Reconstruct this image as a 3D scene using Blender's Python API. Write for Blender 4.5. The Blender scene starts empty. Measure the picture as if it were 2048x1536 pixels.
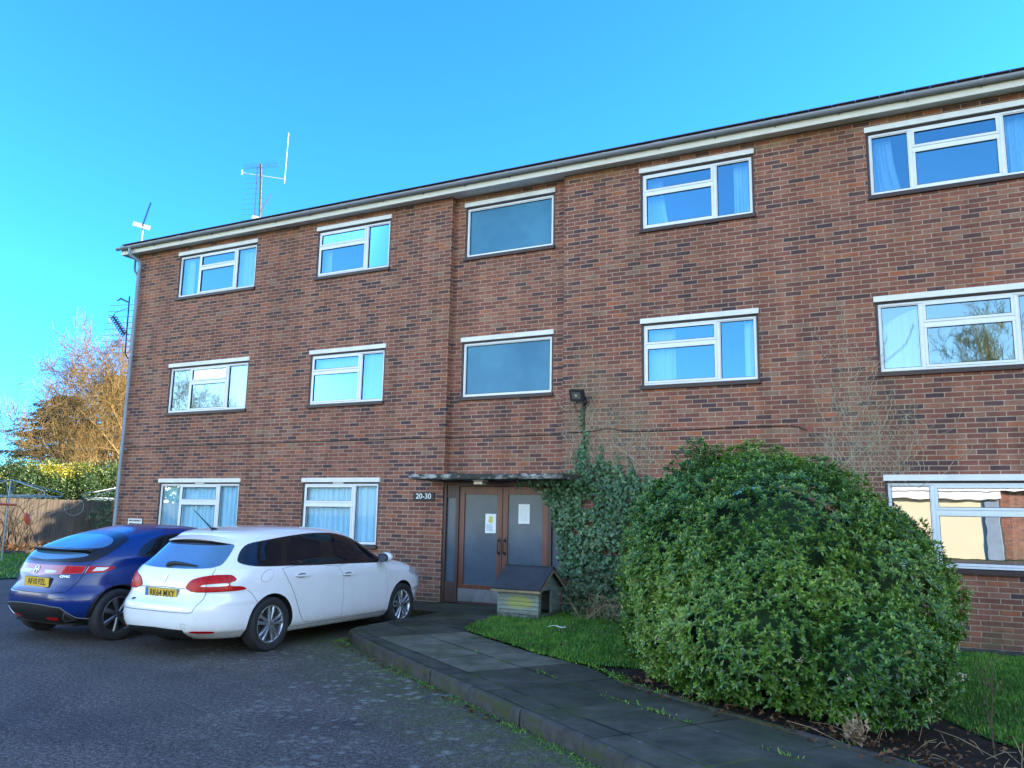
import bpy, bmesh, math, random
import numpy as np
from mathutils import Vector, Matrix, noise
from mathutils.geometry import delaunay_2d_cdt
R = math.radians
rng = random.Random(7)
nr_ = np.random.default_rng(11)
scene = bpy.context.scene
COL = scene.collection

# ------------------------------------------------------------------ camera
def cam_axes(yaw, pitch, roll):
    fw = Vector((-math.sin(yaw)*math.cos(pitch), math.cos(yaw)*math.cos(pitch), math.sin(pitch)))
    r = Vector((math.cos(yaw), math.sin(yaw), 0)); u = r.cross(fw)
    return r*math.cos(roll)+u*math.sin(roll), -r*math.sin(roll)+u*math.cos(roll), fw
cam_d = bpy.data.cameras.new('camera'); cam = bpy.data.objects.new('camera', cam_d); COL.objects.link(cam)
cam_d.sensor_width = 36; cam_d.lens = 1610.145/2048*36; cam_d.clip_start = .05; cam_d.clip_end = 3000
cr, cu, cf = cam_axes(R(26.91306), R(9.39914), R(1.13389))
cam.matrix_world = Matrix(((cr.x, cu.x, -cf.x, 0), (cr.y, cu.y, -cf.y, -12.5), (cr.z, cu.z, -cf.z, 1.64), (0, 0, 0, 1)))
scene.camera = cam

# ------------------------------------------------------------------ sky, sun, exposure
SUN_AZ = R(32)      # direction to the sun, measured from +X (along the facade) towards +Y (behind it)
SUN_EL = R(15)
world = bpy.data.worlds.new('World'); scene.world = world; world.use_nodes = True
wn, wl = world.node_tree.nodes, world.node_tree.links
for n in list(wn): wn.remove(n)
sky = wn.new('ShaderNodeTexSky'); sky.sky_type = 'NISHITA'; sky.sun_disc = False
sky.sun_elevation = SUN_EL; sky.sun_rotation = R(90)-SUN_AZ
sky.air_density = 1.0; sky.dust_density = .4; sky.ozone_density = 2.2; sky.altitude = 50
# clear winter sky: deep blue ahead, added neutral brightness behind to light facade
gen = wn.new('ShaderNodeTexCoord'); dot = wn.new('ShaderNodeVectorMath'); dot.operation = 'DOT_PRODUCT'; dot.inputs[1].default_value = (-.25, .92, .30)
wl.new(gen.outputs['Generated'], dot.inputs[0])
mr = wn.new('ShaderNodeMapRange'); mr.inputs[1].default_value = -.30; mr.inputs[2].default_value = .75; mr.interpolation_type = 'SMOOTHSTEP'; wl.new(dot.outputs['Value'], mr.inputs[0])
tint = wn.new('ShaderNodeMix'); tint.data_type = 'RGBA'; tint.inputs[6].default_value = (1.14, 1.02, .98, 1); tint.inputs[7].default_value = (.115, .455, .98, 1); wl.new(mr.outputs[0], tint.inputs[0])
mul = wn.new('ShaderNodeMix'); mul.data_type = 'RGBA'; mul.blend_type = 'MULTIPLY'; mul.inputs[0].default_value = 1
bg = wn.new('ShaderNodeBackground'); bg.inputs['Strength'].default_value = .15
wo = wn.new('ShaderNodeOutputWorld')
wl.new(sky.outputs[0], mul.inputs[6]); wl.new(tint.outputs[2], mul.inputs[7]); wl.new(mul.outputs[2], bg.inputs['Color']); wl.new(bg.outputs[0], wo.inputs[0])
sun_d = bpy.data.lights.new('sun', 'SUN'); sun = bpy.data.objects.new('sun', sun_d); COL.objects.link(sun)
sun_d.energy = 3.4; sun_d.angle = R(.5); sun_d.color = (1, .86, .66)
sdir = Vector((math.cos(SUN_AZ)*math.cos(SUN_EL), math.sin(SUN_AZ)*math.cos(SUN_EL), math.sin(SUN_EL)))
sun.rotation_euler = sdir.to_track_quat('Z', 'Y').to_euler(); sun.location = (0, 20, 40)
scene.view_settings.view_transform = 'Standard'; scene.view_settings.look = 'None'
scene.view_settings.gamma = 1; scene.view_settings.use_curve_mapping = False
scene.view_settings.exposure = 2.5
scene.render.engine = 'CYCLES'
scene.cycles.max_bounces = 8; scene.cycles.transparent_max_bounces = 12; scene.cycles.use_denoising = True
scene.cycles.caustics_reflective = False; scene.cycles.caustics_refractive = False

# ------------------------------------------------------------------ node helpers and materials
class NT:
    def __init__(s, name):
        s.m = bpy.data.materials.new(name); s.m.use_nodes = True; s.t = s.m.node_tree
        s.n, s.l = s.t.nodes, s.t.links
        s.b = s.n['Principled BSDF']; s.out = s.n['Material Output']
    def put(s, sock, v):
        if v is None: return
        if isinstance(v, bpy.types.NodeSocket): s.l.new(v, sock)
        else:
            if hasattr(sock, 'default_value'):
                try: sock.default_value = v
                except Exception: sock.default_value = tuple(v)+(1,)*(4-len(v))
    def math(s, op, a, b=None, c=None, clamp=False):
        n = s.n.new('ShaderNodeMath'); n.operation = op; n.use_clamp = clamp
        for i, v in enumerate((a, b, c)): s.put(n.inputs[i], v)
        return n.outputs[0]
    def coord(s, kind='Object'): return s.n.new('ShaderNodeTexCoord').outputs[kind]
    def xyz(s, v=None):
        n = s.n.new('ShaderNodeSeparateXYZ'); s.put(n.inputs[0], v or s.coord()); return n.outputs
    def comb(s, x=0, y=0, z=0):
        n = s.n.new('ShaderNodeCombineXYZ')
        for i, v in enumerate((x, y, z)): s.put(n.inputs[i], v)
        return n.outputs[0]
    def noise(s, scale, detail=4, rough=.6, vec=None, dist=0):
        n = s.n.new('ShaderNodeTexNoise'); s.put(n.inputs['Vector'], vec or s.coord())
        n.inputs['Scale'].default_value = scale; n.inputs['Detail'].default_value = detail
        n.inputs['Roughness'].default_value = rough; n.inputs['Distortion'].default_value = dist
        return n.outputs[0]
    def voro(s, scale, vec=None, out='Distance', feature='F1', rnd=1):
        n = s.n.new('ShaderNodeTexVoronoi'); n.feature = feature; s.put(n.inputs['Vector'], vec or s.coord())
        n.inputs['Scale'].default_value = scale; n.inputs['Randomness'].default_value = rnd
        return n.outputs[out]
    def white(s, vec):
        n = s.n.new('ShaderNodeTexWhiteNoise'); n.noise_dimensions = '3D'; s.put(n.inputs['Vector'], vec); return n.outputs['Value']
    def scale(s, v, k):
        n = s.n.new('ShaderNodeVectorMath'); n.operation = 'MULTIPLY'; s.put(n.inputs[0], v); n.inputs[1].default_value = k; return n.outputs[0]
    def ramp(s, fac, stops, const=False):
        n = s.n.new('ShaderNodeValToRGB'); s.put(n.inputs[0], fac); e = n.color_ramp.elements
        if const: n.color_ramp.interpolation = 'CONSTANT'
        while len(e) < len(stops): e.new(.5)
        for i, (p, c) in enumerate(stops):
            e[i].position = p; e[i].color = (c, c, c, 1) if isinstance(c, (int, float)) else tuple(c)+(1,)
        return n.outputs[0]
    def mix(s, fac, a, b, mode='MIX'):
        n = s.n.new('ShaderNodeMix'); n.data_type = 'RGBA'; n.blend_type = mode
        s.put(n.inputs[0], fac); s.put(n.inputs[6], a); s.put(n.inputs[7], b); return n.outputs[2]
    def attr(s, name):
        n = s.n.new('ShaderNodeAttribute'); n.attribute_name = name; return n.outputs['Fac']
    def bump(s, h, strength=.5, dist=.01):
        n = s.n.new('ShaderNodeBump'); n.inputs['Strength'].default_value = strength; n.inputs['Distance'].default_value = dist
        s.put(n.inputs['Height'], h); s.l.new(n.outputs[0], s.b.inputs['Normal']); return n.outputs[0]
    def set(s, **k):
        for a, v in k.items(): s.put(s.b.inputs[{'col': 'Base Color', 'rough': 'Roughness', 'metal': 'Metallic', 'spec': 'Specular IOR Level', 'coat': 'Coat Weight', 'coatr': 'Coat Roughness', 'em': 'Emission Color', 'ems': 'Emission Strength', 'trans': 'Transmission Weight', 'alpha': 'Alpha', 'sheen': 'Sheen Weight', 'ior': 'IOR'}[a]], v)
        return s.m
def c4(c): return tuple(c)+(1,)
def simple(name, col, rough=.5, metal=0, spec=.5, var=.12, vscale=12, coat=0, bump=0, bscale=60):
    t = NT(name); nz = t.noise(vscale, 5)
    f = t.ramp(nz, [(.3, 1-var), (.7, 1+var*.6)])
    t.set(col=t.mix(1, c4(col), f, 'MULTIPLY'), rough=rough, metal=metal, spec=spec, coat=coat, coatr=.05)
    if bump: t.bump(t.noise(bscale, 4), bump, .004)
    return t.m
MATS = {}
M = MATS
def wood_mat(name, c1, c2, rough=.6, axis='Z', scale=18):
    t = NT(name); k = {'Z': (scale, scale, .8), 'X': (.8, scale, scale), 'Y': (scale, .8, scale)}[axis]
    nz = t.noise(1, 6, .65, t.scale(t.coord(), k))
    t.set(col=t.ramp(nz, [(.3, c1), (.7, c2)]), rough=rough); t.bump(nz, .25, .004); return t.m

def brick_mat():
    t = NT('brick'); x, y, z = t.xyz(); L, H = .2405, .0721
    u = t.math('ADD', x, y); wob = t.math('MULTIPLY', t.math('SUBTRACT', t.noise(9, 3), .5), .006)
    v = t.math('ADD', z, wob); u = t.math('ADD', u, wob)
    vv = t.math('DIVIDE', v, H); row = t.math('FLOOR', vv)
    jig = t.math('MULTIPLY', t.white(t.comb(row, 3.3, 1.7)), .12)
    uu = t.math('ADD', t.math('ADD', t.math('DIVIDE', u, L), t.math('MULTIPLY', t.math('MODULO', t.math('ABSOLUTE', row), 2), .5)), jig)
    col = t.math('FLOOR', uu)
    fu = t.math('SUBTRACT', uu, col); fv = t.math('SUBTRACT', vv, row)
    du = t.math('MULTIPLY', t.math('MINIMUM', fu, t.math('SUBTRACT', 1, fu)), L)
    dv = t.math('MULTIPLY', t.math('MINIMUM', fv, t.math('SUBTRACT', 1, fv)), H)
    d = t.math('MINIMUM', du, dv); d = t.math('ADD', d, t.math('MULTIPLY', t.math('SUBTRACT', t.noise(55, 3), .5), .004))
    mask = t.math('MULTIPLY_ADD', d, 1/.004, -.0045/.004, clamp=True)       # 1 = brick, 0 = mortar
    r1 = t.white(t.comb(col, row, 0)); r2 = t.white(t.comb(col, row, 5))
    r1 = t.math('ADD', r1, t.math('MULTIPLY', t.math('SUBTRACT', t.noise(.45, 3), .5), .42), clamp=True)
    bc = t.ramp(r1, [(0, (.080, .048, .048)), (.10, (.112, .059, .052)), (.20, (.172, .073, .051)), (.38, (.216, .083, .053)),
                     (.55, (.255, .094, .058)), (.72, (.288, .116, .070)), (.86, (.290, .138, .084)), (.97, (.37, .122, .055)), (1, (.275, .165, .102))])
    nz = t.noise(28, 5, .7)
    bc = t.mix(1, bc, t.ramp(nz, [(.25, .76), (.75, 1.20)]), 'MULTIPLY')
    # burnt streaks along part of a brick
    bc = t.mix(t.math('MULTIPLY', t.ramp(t.noise(3.1, 2, .5, t.scale(t.coord(), (2.2, 2.2, 9))), [(.55, 0), (.68, .55)]), r2), bc, (.055, .038, .045, 1))
    big = t.ramp(t.noise(.55, 4, .6), [(.3, (.84, .83, .90)), (.7, (1.06, 1.03, 1.13))])
    bc = t.mix(1, bc, big, 'MULTIPLY')
    mc = t.ramp(t.noise(14, 4), [(.25, (.33, .225, .160)), (.7, (.46, .330, .240))])
    # pale bloom and algae left where climbers were pulled off, green film low on the wall
    def blob(cx, cz, rx, rz):
        a = t.math('POWER', t.math('DIVIDE', t.math('SUBTRACT', x, cx), rx), 2); b = t.math('POWER', t.math('DIVIDE', t.math('SUBTRACT', z, cz), rz), 2)
        return t.math('SUBTRACT', 1, t.math('ADD', a, b), clamp=True)
    bl = t.math('ADD', t.math('ADD', blob(-4.55, 2.85, 1.0, 1.25), t.math('MULTIPLY', blob(-.75, 2.95, .95, 1.15), .6)), blob(-4.9, 3.3, .5, 1.2), clamp=True)
    st = t.math('MULTIPLY', t.math('MULTIPLY', bl, 1.3, clamp=True), t.ramp(t.noise(5.5, 7, .75), [(.36, 0), (.66, .62)]))
    bc = t.mix(st, bc, (.255, .195, .115, 1))
    low = t.math('MULTIPLY', t.math('MULTIPLY_ADD', z, -1/1.2, 1, clamp=True), t.ramp(t.noise(2.3, 5, .65), [(.38, 0), (.68, .75)]))
    bc = t.mix(low, bc, (.125, .115, .062, 1)); mc = t.mix(low, mc, (.17, .15, .09, 1))
    # yellow lichen under the eaves
    top = t.math('MULTIPLY', t.math('MULTIPLY_ADD', z, 1/.28, -7.42/.28, clamp=True), t.ramp(t.noise(2.6, 5, .7), [(.48, 0), (.62, .6)]))
    bc = t.mix(top, bc, (.25, .17, .06, 1)); mc = t.mix(top, mc, (.3, .2, .08, 1))
    # rain streaks and soot: long vertical noise, and patches of bloom
    rs = t.ramp(t.noise(1, 5, .65, t.scale(t.coord(), (3.2, 3.2, .22))), [(.35, .80), (.65, 1.12)]); bc = t.mix(1, bc, rs, 'MULTIPLY'); mc = t.mix(1, mc, rs, 'MULTIPLY')
    bm = t.ramp(t.noise(.8, 6, .7), [(.56, 0), (.74, .38)]); bc = t.mix(bm, bc, (.26, .165, .115, 1))
    # scattered white mortar flecks
    fl = t.math('MULTIPLY', t.ramp(t.voro(9), [(.03, 1), (.05, 0)]), t.ramp(t.noise(1.1, 2), [(.6, 0), (.66, .8)]))
    bc = t.mix(fl, bc, (.5, .45, .4, 1))
    t.set(col=t.mix(mask, mc, bc), rough=t.ramp(nz, [(.2, .72), (.8, .92)]), spec=.3)
    h = t.math('ADD', t.math('MULTIPLY', mask, 1.0), t.math('MULTIPLY', t.noise(90, 4), .35)); t.bump(h, .8, .006)
    return t.m

def asphalt_mat():
    t = NT('asphalt'); co = t.coord(); x, y, z = t.xyz(co)
    fine = t.math('ADD', t.math('MULTIPLY', t.noise(75, 3, .8), .55), t.math('MULTIPLY', t.noise(26, 4, .8), .45)); mid = t.noise(1.3, 5, .6)
    c = t.ramp(fine, [(.40, (.018, .0145, .012)), (.5, (.073, .061, .052)), (.60, (.24, .207, .182))])
    c = t.mix(1, c, t.ramp(mid, [(.3, .70), (.7, 1.28)]), 'MULTIPLY')
    oil = t.ramp(t.noise(.8, 6, .75), [(.56, 1), (.72, .55)]); c = t.mix(1, c, oil, 'MULTIPLY')
    sp = t.ramp(t.voro(60), [(.10, 1), (.16, 0)]); c = t.mix(t.math('MULTIPLY', sp, .45), c, (.22, .21, .21, 1))
    # distance in front of the kerb line, used for what grows along it
    kd = t.math('ADD', t.math('MULTIPLY', t.math('ADD', x, 4.44), -.575), t.math('MULTIPLY', t.math('ADD', y, 5.42), -.818))
    edge = t.math('MULTIPLY_ADD', kd, -1/2.6, 1.05, clamp=True); patch = t.ramp(t.noise(.55, 3), [(.36, 0), (.58, 1)])
    lz = t.math('MULTIPLY', t.math('MULTIPLY', edge, t.math('MULTIPLY_ADD', y, -1.2, -4.9, clamp=True)), patch)
    wv = t.noise(7, 3, .6); dv = t.voro(7.5, vec=co); li = t.ramp(t.math('ADD', dv, t.math('MULTIPLY', t.math('SUBTRACT', t.noise(38, 5, .75), .5), .9)), [(.18, 1), (.36, 0)])
    c = t.mix(t.math('MULTIPLY', t.math('MULTIPLY', li, lz), .8), c, (.34, .34, .30, 1))
    ms = t.math('MULTIPLY', t.math('MULTIPLY_ADD', kd, -1/1.15, 1.0, clamp=True), t.ramp(t.noise(5, 6, .72), [(.38, 0), (.58, 1)]))
    ms = t.math('MULTIPLY', ms, t.math('GREATER_THAN', kd, -.05))
    c = t.mix(t.math('MULTIPLY', ms, .85), c, t.ramp(t.noise(30, 3), [(.3, (.028, .036, .010)), (.7, (.12, .17, .022))]))
    dm = t.math('MULTIPLY', t.ramp(t.noise(2.4, 5, .7), [(.5, 0), (.66, .7)]), t.math('MULTIPLY_ADD', t.math('ABSOLUTE', t.math('ADD', y, 6.1)), -1/1.0, 1, clamp=True))
    c = t.mix(dm, c, (.050, .055, .030, 1))
    t.set(col=c, rough=t.ramp(mid, [(.3, .75), (.7, .92)]), spec=.25)
    t.bump(t.math('ADD', fine, t.math('MULTIPLY', t.noise(22, 3), .9)), 1.0, .014); return t.m

def slab_mat(name, ox, oy, ang, lu, lv, light):
    t = NT(name); co = t.coord(); x, y, z = t.xyz(co); ca, sa = math.cos(ang), math.sin(ang)
    dx = t.math('SUBTRACT', x, ox); dy = t.math('SUBTRACT', y, oy)
    u = t.math('ADD', t.math('MULTIPLY', dx, ca), t.math('MULTIPLY', dy, sa)); v = t.math('ADD', t.math('MULTIPLY', dx, -sa), t.math('MULTIPLY', dy, ca))
    cu_, cv_ = t.math('FLOOR', t.math('DIVIDE', u, lu)), t.math('FLOOR', t.math('DIVIDE', v, lv))
    fu, fv = t.math('FRACT', t.math('DIVIDE', u, lu)), t.math('FRACT', t.math('DIVIDE', v, lv))
    d = t.math('MINIMUM', t.math('MULTIPLY', t.math('MINIMUM', fu, t.math('SUBTRACT', 1, fu)), lu), t.math('MULTIPLY', t.math('MINIMUM', fv, t.math('SUBTRACT', 1, fv)), lv))
    d = t.math('ADD', d, t.math('MULTIPLY', t.math('SUBTRACT', t.noise(22, 4), .5), .016))
    joint = t.ramp(d, [(.007, 1), (.016, 0)])
    r = t.white(t.comb(cu_, cv_, 2)); nz = t.noise(3.2, 6, .65)
    dark = t.ramp(nz, [(.3, (.030, .029, .021)), (.7, (.092, .085, .064))])
    pale = t.ramp(nz, [(.3, (.090, .084, .060)), (.7, (.170, .155, .110))])
    if light:
        inl = t.math('MULTIPLY', t.math('MULTIPLY', t.math('GREATER_THAN', u, 0), t.math('LESS_THAN', u, 3*lu)), t.math('MULTIPLY', t.math('GREATER_THAN', v, .02), t.math('LESS_THAN', v, 2*lv)))
        c = t.mix(inl, dark, pale)
    else: c = dark
    c = t.mix(1, c, t.ramp(r, [(0, .8), (1, 1.2)]), 'MULTIPLY')
    sp = t.ramp(t.math('ADD', t.voro(4.5), t.math('MULTIPLY', t.noise(20, 3), .1)), [(.10, 1), (.13, 0)]); c = t.mix(t.math('MULTIPLY', sp, .5), c, (.25, .25, .22, 1))
    gs = t.ramp(t.noise(1.7, 6, .75), [(.46, 0), (.66, .75)]); c = t.mix(gs, c, (.042, .056, .018, 1))
    moss = t.ramp(t.noise(1.5, 4, .6), [(.46, (.010, .010, .008)), (.56, (.050, .072, .012)), (.72, (.12, .16, .022))])
    if light: joint = t.math('MULTIPLY', joint, t.ramp(t.noise(1.1, 3), [(.3, .35), (.55, 1)])); moss = t.mix(inl, moss, (.012, .011, .009, 1))
    c = t.mix(joint, c, moss)
    t.set(col=c, rough=.85, spec=.2); t.bump(t.math('SUBTRACT', t.math('MULTIPLY', t.noise(40, 4), .6), joint), .6, .008); return t.m

def leaf_mat(name, stops, rough=.38, spec=.5):
    t = NT(name); a = t.attr('tint'); c = t.ramp(a, stops)
    c = t.mix(1, c, t.ramp(t.noise(9, 3), [(.3, .8), (.7, 1.2)]), 'MULTIPLY')
    t.set(col=c, rough=rough, spec=spec)
    tr = t.n.new('ShaderNodeBsdfTranslucent'); t.put(tr.inputs['Color'], t.mix(1, c, (1.6, 1.9, .7, 1), 'MULTIPLY'))
    mx = t.n.new('ShaderNodeMixShader'); mx.inputs[0].default_value = .09
    t.l.new(t.b.outputs[0], mx.inputs[1]); t.l.new(tr.outputs[0], mx.inputs[2]); t.l.new(mx.outputs[0], t.out.inputs[0]); return t.m

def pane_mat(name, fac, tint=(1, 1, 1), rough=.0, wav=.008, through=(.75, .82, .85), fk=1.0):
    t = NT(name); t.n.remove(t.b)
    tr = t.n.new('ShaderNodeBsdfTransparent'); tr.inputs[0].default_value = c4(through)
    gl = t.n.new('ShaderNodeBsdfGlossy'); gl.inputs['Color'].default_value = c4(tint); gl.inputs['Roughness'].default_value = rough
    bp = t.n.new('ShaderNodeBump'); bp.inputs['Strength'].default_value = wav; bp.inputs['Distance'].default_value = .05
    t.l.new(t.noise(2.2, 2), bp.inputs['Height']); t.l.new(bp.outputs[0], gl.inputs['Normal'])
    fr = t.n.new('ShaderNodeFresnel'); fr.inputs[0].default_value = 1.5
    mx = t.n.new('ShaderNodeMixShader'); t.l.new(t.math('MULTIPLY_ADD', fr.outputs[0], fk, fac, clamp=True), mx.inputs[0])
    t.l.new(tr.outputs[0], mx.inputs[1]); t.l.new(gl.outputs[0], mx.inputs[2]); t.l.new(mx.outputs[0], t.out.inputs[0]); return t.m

M['brick'] = brick_mat(); M['asphalt'] = asphalt_mat()
M['path'] = slab_mat('path_slabs', -6.14, -3.98, math.atan2(-.552, .834), .835, .625, True)
M['path2'] = slab_mat('door_slabs', -6.95, 0, 0, .62, .62, False)
M['upvc'] = simple('white_frame', (.74, .77, .80), .32, var=.06, vscale=5)
M['boardw'] = None
def painted_board():
    t = NT('painted_board'); nz = t.noise(30, 5, .7, t.scale(t.coord(), (1, 1, 4)))
    t.set(col=t.mix(t.ramp(nz, [(.66, 0), (.72, 1)]), t.ramp(t.noise(4, 4), [(.3, (.66, .66, .63)), (.7, (.80, .80, .77))]), (.2, .17, .14, 1)), rough=.5); return t.m
M['boardw'] = painted_board()
M['fascia'] = simple('fascia_paint', (.70, .68, .60), .45, var=.08, vscale=3)
M['soffit'] = simple('soffit_paint', (.78, .79, .78), .6, var=.12, vscale=4)
M['timber'] = wood_mat('dark_timber', (.020, .010, .010), (.055, .025, .022), .5, 'X', 14)
M['doorwood'] = wood_mat('door_timber', (.075, .022, .010), (.20, .060, .027), .42, 'Z', 16)
M['framewood'] = wood_mat('frame_timber', (.038, .018, .014), (.085, .040, .030), .5, 'Z', 16)
M['gutter'] = simple('gutter_grey', (.27, .295, .345), .38, var=.1, vscale=3)
M['pipe'] = simple('pipe_grey', (.23, .30, .37), .4, var=.15, vscale=3)
M['roof'] = simple('roof_tile', (.075, .06, .055), .8, var=.3, vscale=3)
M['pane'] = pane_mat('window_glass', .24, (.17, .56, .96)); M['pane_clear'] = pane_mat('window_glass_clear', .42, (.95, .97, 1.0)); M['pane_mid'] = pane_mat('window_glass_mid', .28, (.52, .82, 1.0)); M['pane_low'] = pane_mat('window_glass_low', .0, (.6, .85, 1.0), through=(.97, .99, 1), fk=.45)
def frosted_mat():
    t = NT('obscured_glass'); t.set(col=t.ramp(t.noise(.9, 4), [(.35, (.030, .165, .295)), (.7, (.060, .255, .395))]), rough=.30, spec=.25, coat=.06, coatr=.08)
    t.bump(t.noise(150, 2), .35, .002); return t.m
M['frost'] = frosted_mat()
def door_glass():
    t = NT('door_glass'); t.set(col=t.ramp(t.noise(1.4, 4), [(.35, (.050, .078, .108)), (.7, (.092, .125, .158))]), rough=.24, spec=.35); t.bump(t.noise(220, 2), .3, .002); return t.m
M['doorglass'] = door_glass()
M['curtain'] = None
def cloth(name, col, tr=.45):
    t = NT(name); t.n.remove(t.b); d = t.n.new('ShaderNodeBsdfDiffuse'); d.inputs[0].default_value = c4(col)
    s = t.n.new('ShaderNodeBsdfTranslucent'); s.inputs[0].default_value = c4(col)
    mx = t.n.new('ShaderNodeMixShader'); mx.inputs[0].default_value = tr
    t.l.new(d.outputs[0], mx.inputs[1]); t.l.new(s.outputs[0], mx.inputs[2]); t.l.new(mx.outputs[0], t.out.inputs[0]); return t.m
M['curtain'] = cloth('curtain_cloth', (.46, .80, 1.0), .04); M['net'] = cloth('net_cloth', (.72, .88, .97), .10); M['cream_cloth'] = cloth('cream_cloth', (.75, .66, .42), .3)
M['plaster'] = simple('interior_plaster', (.30, .31, .33), .9, var=.08, vscale=1)
M['concrete'] = None
def concrete(name, c1, c2, blk, pos=.5):
    t = NT(name); nz = t.noise(6, 7, .7); c = t.ramp(nz, [(.3, c1), (.7, c2)])
    st = t.ramp(t.noise(3.3, 6, .72, t.scale(t.coord(), (1, 1, 2.6))), [(pos, 0), (pos+.10, .92)])
    c = t.mix(st, c, blk+(1,)); t.set(col=c, rough=.85, spec=.3); t.bump(nz, .5, .01); return t.m
M['canopy'] = concrete('canopy_concrete', (.20, .20, .19), (.44, .43, .40), (.022, .024, .020), .39)
M['kerb'] = concrete('kerb_concrete', (.026, .024, .022), (.085, .078, .066), (.050, .058, .016), .50)
M['steel'] = simple('brushed_steel', (.42, .42, .44), .38, .9, var=.2, vscale=8)
M['black'] = simple('black_plastic', (.008, .009, .010), .55, var=.1)
M['blackm'] = simple('black_metal', (.02, .02, .022), .4, .4)
M['whitep'] = simple('white_paint', (.80, .80, .78), .45, var=.05)
M['paper'] = simple('paper', (.80, .84, .82), .7, var=.04)
M['letter_w'] = simple('white_letter', (.82, .82, .80), .5, var=.02)
M['letter_k'] = simple('black_letter', (.012, .012, .013), .45, var=.02)
M['flood_lens'] = simple('floodlight_lens', (.10, .105, .105), .3, var=.4, vscale=30, spec=.3)
M['lamp_lens'] = simple('lamp_lens', (.55, .52, .42), .25, var=.1, coat=.5)
M['yel'] = simple('yellow_print', (.60, .55, .12), .6)
M['alu'] = simple('aerial_aluminium', (.20, .20, .20), .5, .3, var=.15)
M['rust'] = simple('rusty_mast', (.12, .085, .07), .6, .3, var=.3, vscale=20)
M['galv'] = simple('galvanised_tube', (.30, .34, .37), .45, .6, var=.15)
M['line'] = simple('plastic_line', (.40, .46, .42), .5, var=.1)
M['orange'] = simple('orange_plastic', (.75, .13, .05), .4, var=.1)
M['soil'] = None
def soil():
    t = NT('soil'); nz = t.noise(14, 7, .75); t.set(col=t.ramp(nz, [(.3, (.012, .009, .007)), (.6, (.034, .025, .018)), (.8, (.075, .05, .032))]), rough=.95, spec=.2)
    t.bump(nz, 1, .03); return t.m
M['soil'] = soil()
def lawn_mat():
    t = NT('lawn_turf'); nz = t.noise(40, 5, .7); t.set(col=t.ramp(nz, [(.3, (.020, .065, .010)), (.7, (.05, .145, .022))]), rough=.9, spec=.2); t.bump(nz, .8, .02); return t.m
M['turf'] = lawn_mat()
M['grass'] = leaf_mat('grass_blade', [(0, (.035, .100, .012)), (.4, (.075, .205, .022)), (.75, (.135, .30, .036)), (.95, (.22, .32, .06)), (1, (.28, .25, .10))], .55, .3)
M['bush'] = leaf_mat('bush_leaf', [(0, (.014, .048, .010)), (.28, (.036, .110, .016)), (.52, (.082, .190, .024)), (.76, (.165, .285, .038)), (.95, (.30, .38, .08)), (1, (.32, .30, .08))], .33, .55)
M['ivy'] = leaf_mat('ivy_leaf', [(0, (.022, .062, .026)), (.4, (.046, .118, .044)), (.8, (.090, .185, .070)), (1, (.17, .26, .10))], .35, .5)
M['varieg'] = leaf_mat('pale_leaf', [(0, (.05, .09, .04)), (.5, (.14, .19, .09)), (1, (.34, .36, .22))], .45)
M['hedge'] = leaf_mat('hedge_leaf', [(0, (.016, .040, .010)), (.45, (.040, .080, .016)), (.78, (.085, .130, .020)), (.92, (.28, .27, .03)), (1, (.48, .40, .04))], .45)
M['needle'] = leaf_mat('needle', [(0, (.010, .020, .010)), (.6, (.020, .040, .018)), (1, (.045, .065, .026))], .6, .3)
M['deadleaf'] = leaf_mat('dead_leaf', [(0, (.05, .022, .012)), (.5, (.12, .052, .022)), (1, (.24, .13, .06))], .8, .2)
M['pale_twig'] = simple('pale_twig', (.42, .31, .10), .85, var=.3, vscale=2)
M['bark'] = simple('bark', (.085, .060, .040), .9, var=.35, vscale=6)
M['twig'] = simple('bare_twig', (.22, .14, .045), .85, var=.3, vscale=2)
M['deadstem'] = simple('dead_stem', (.42, .37, .27), .9, var=.25, vscale=8)
M['straw'] = simple('dry_straw', (.36, .26, .15), .85, var=.3, vscale=8)
M['fence'] = wood_mat('fence_board', (.038, .030, .022), (.105, .080, .056), .85, 'Z', 9)
M['cream_wall'] = simple('cream_render', (.68, .60, .40), .8, var=.05, vscale=1.2)
M['hutchw'] = None
def hutch_mat():
    t = NT('hutch_boards'); x, y, z = t.xyz(); nz = t.noise(1, 5, .6, t.scale(t.coord(), (3, 3, 30)))
    c = t.ramp(nz, [(.3, (.20, .235, .19)), (.7, (.34, .375, .30))])
    e = t.math('SUBTRACT', 1, t.math('ADD', t.math('POWER', t.math('DIVIDE', t.math('ADD', x, 5.47), .27), 2), t.math('POWER', t.math('DIVIDE', t.math('SUBTRACT', z, .385), .105), 2)), clamp=True)
    e = t.math('MULTIPLY', t.math('MULTIPLY', e, 1.5, clamp=True), t.math('LESS_THAN', y, -1.28))
    c = t.mix(t.math('MULTIPLY', e, t.ramp(t.noise(1, 5, .7, t.scale(t.coord(), (9, 9, 40))), [(.36, .1), (.6, .95)])), c, (.46, .45, .05, 1))
    dirt = t.math('MULTIPLY', t.math('MULTIPLY_ADD', z, -1/.11, 2.6, clamp=True), t.ramp(t.noise(12, 5), [(.35, .3), (.6, 1)]))
    c = t.mix(dirt, c, (.045, .045, .035, 1))
    t.set(col=c, rough=.8, spec=.25); t.bump(nz, .3, .004); return t.m
M['hutchw'] = hutch_mat()
M['felt'] = None
def felt():
    t = NT('roof_felt'); nz = t.noise(160, 3); t.set(col=t.mix(1, t.ramp(nz, [(.3, (.014, .017, .022)), (.7, (.05, .056, .064))]), t.ramp(t.noise(4, 4), [(.3, .75), (.7, 1.3)]), 'MULTIPLY'), rough=.85); t.bump(nz, .4, .003); return t.m
M['felt'] = felt()
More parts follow.
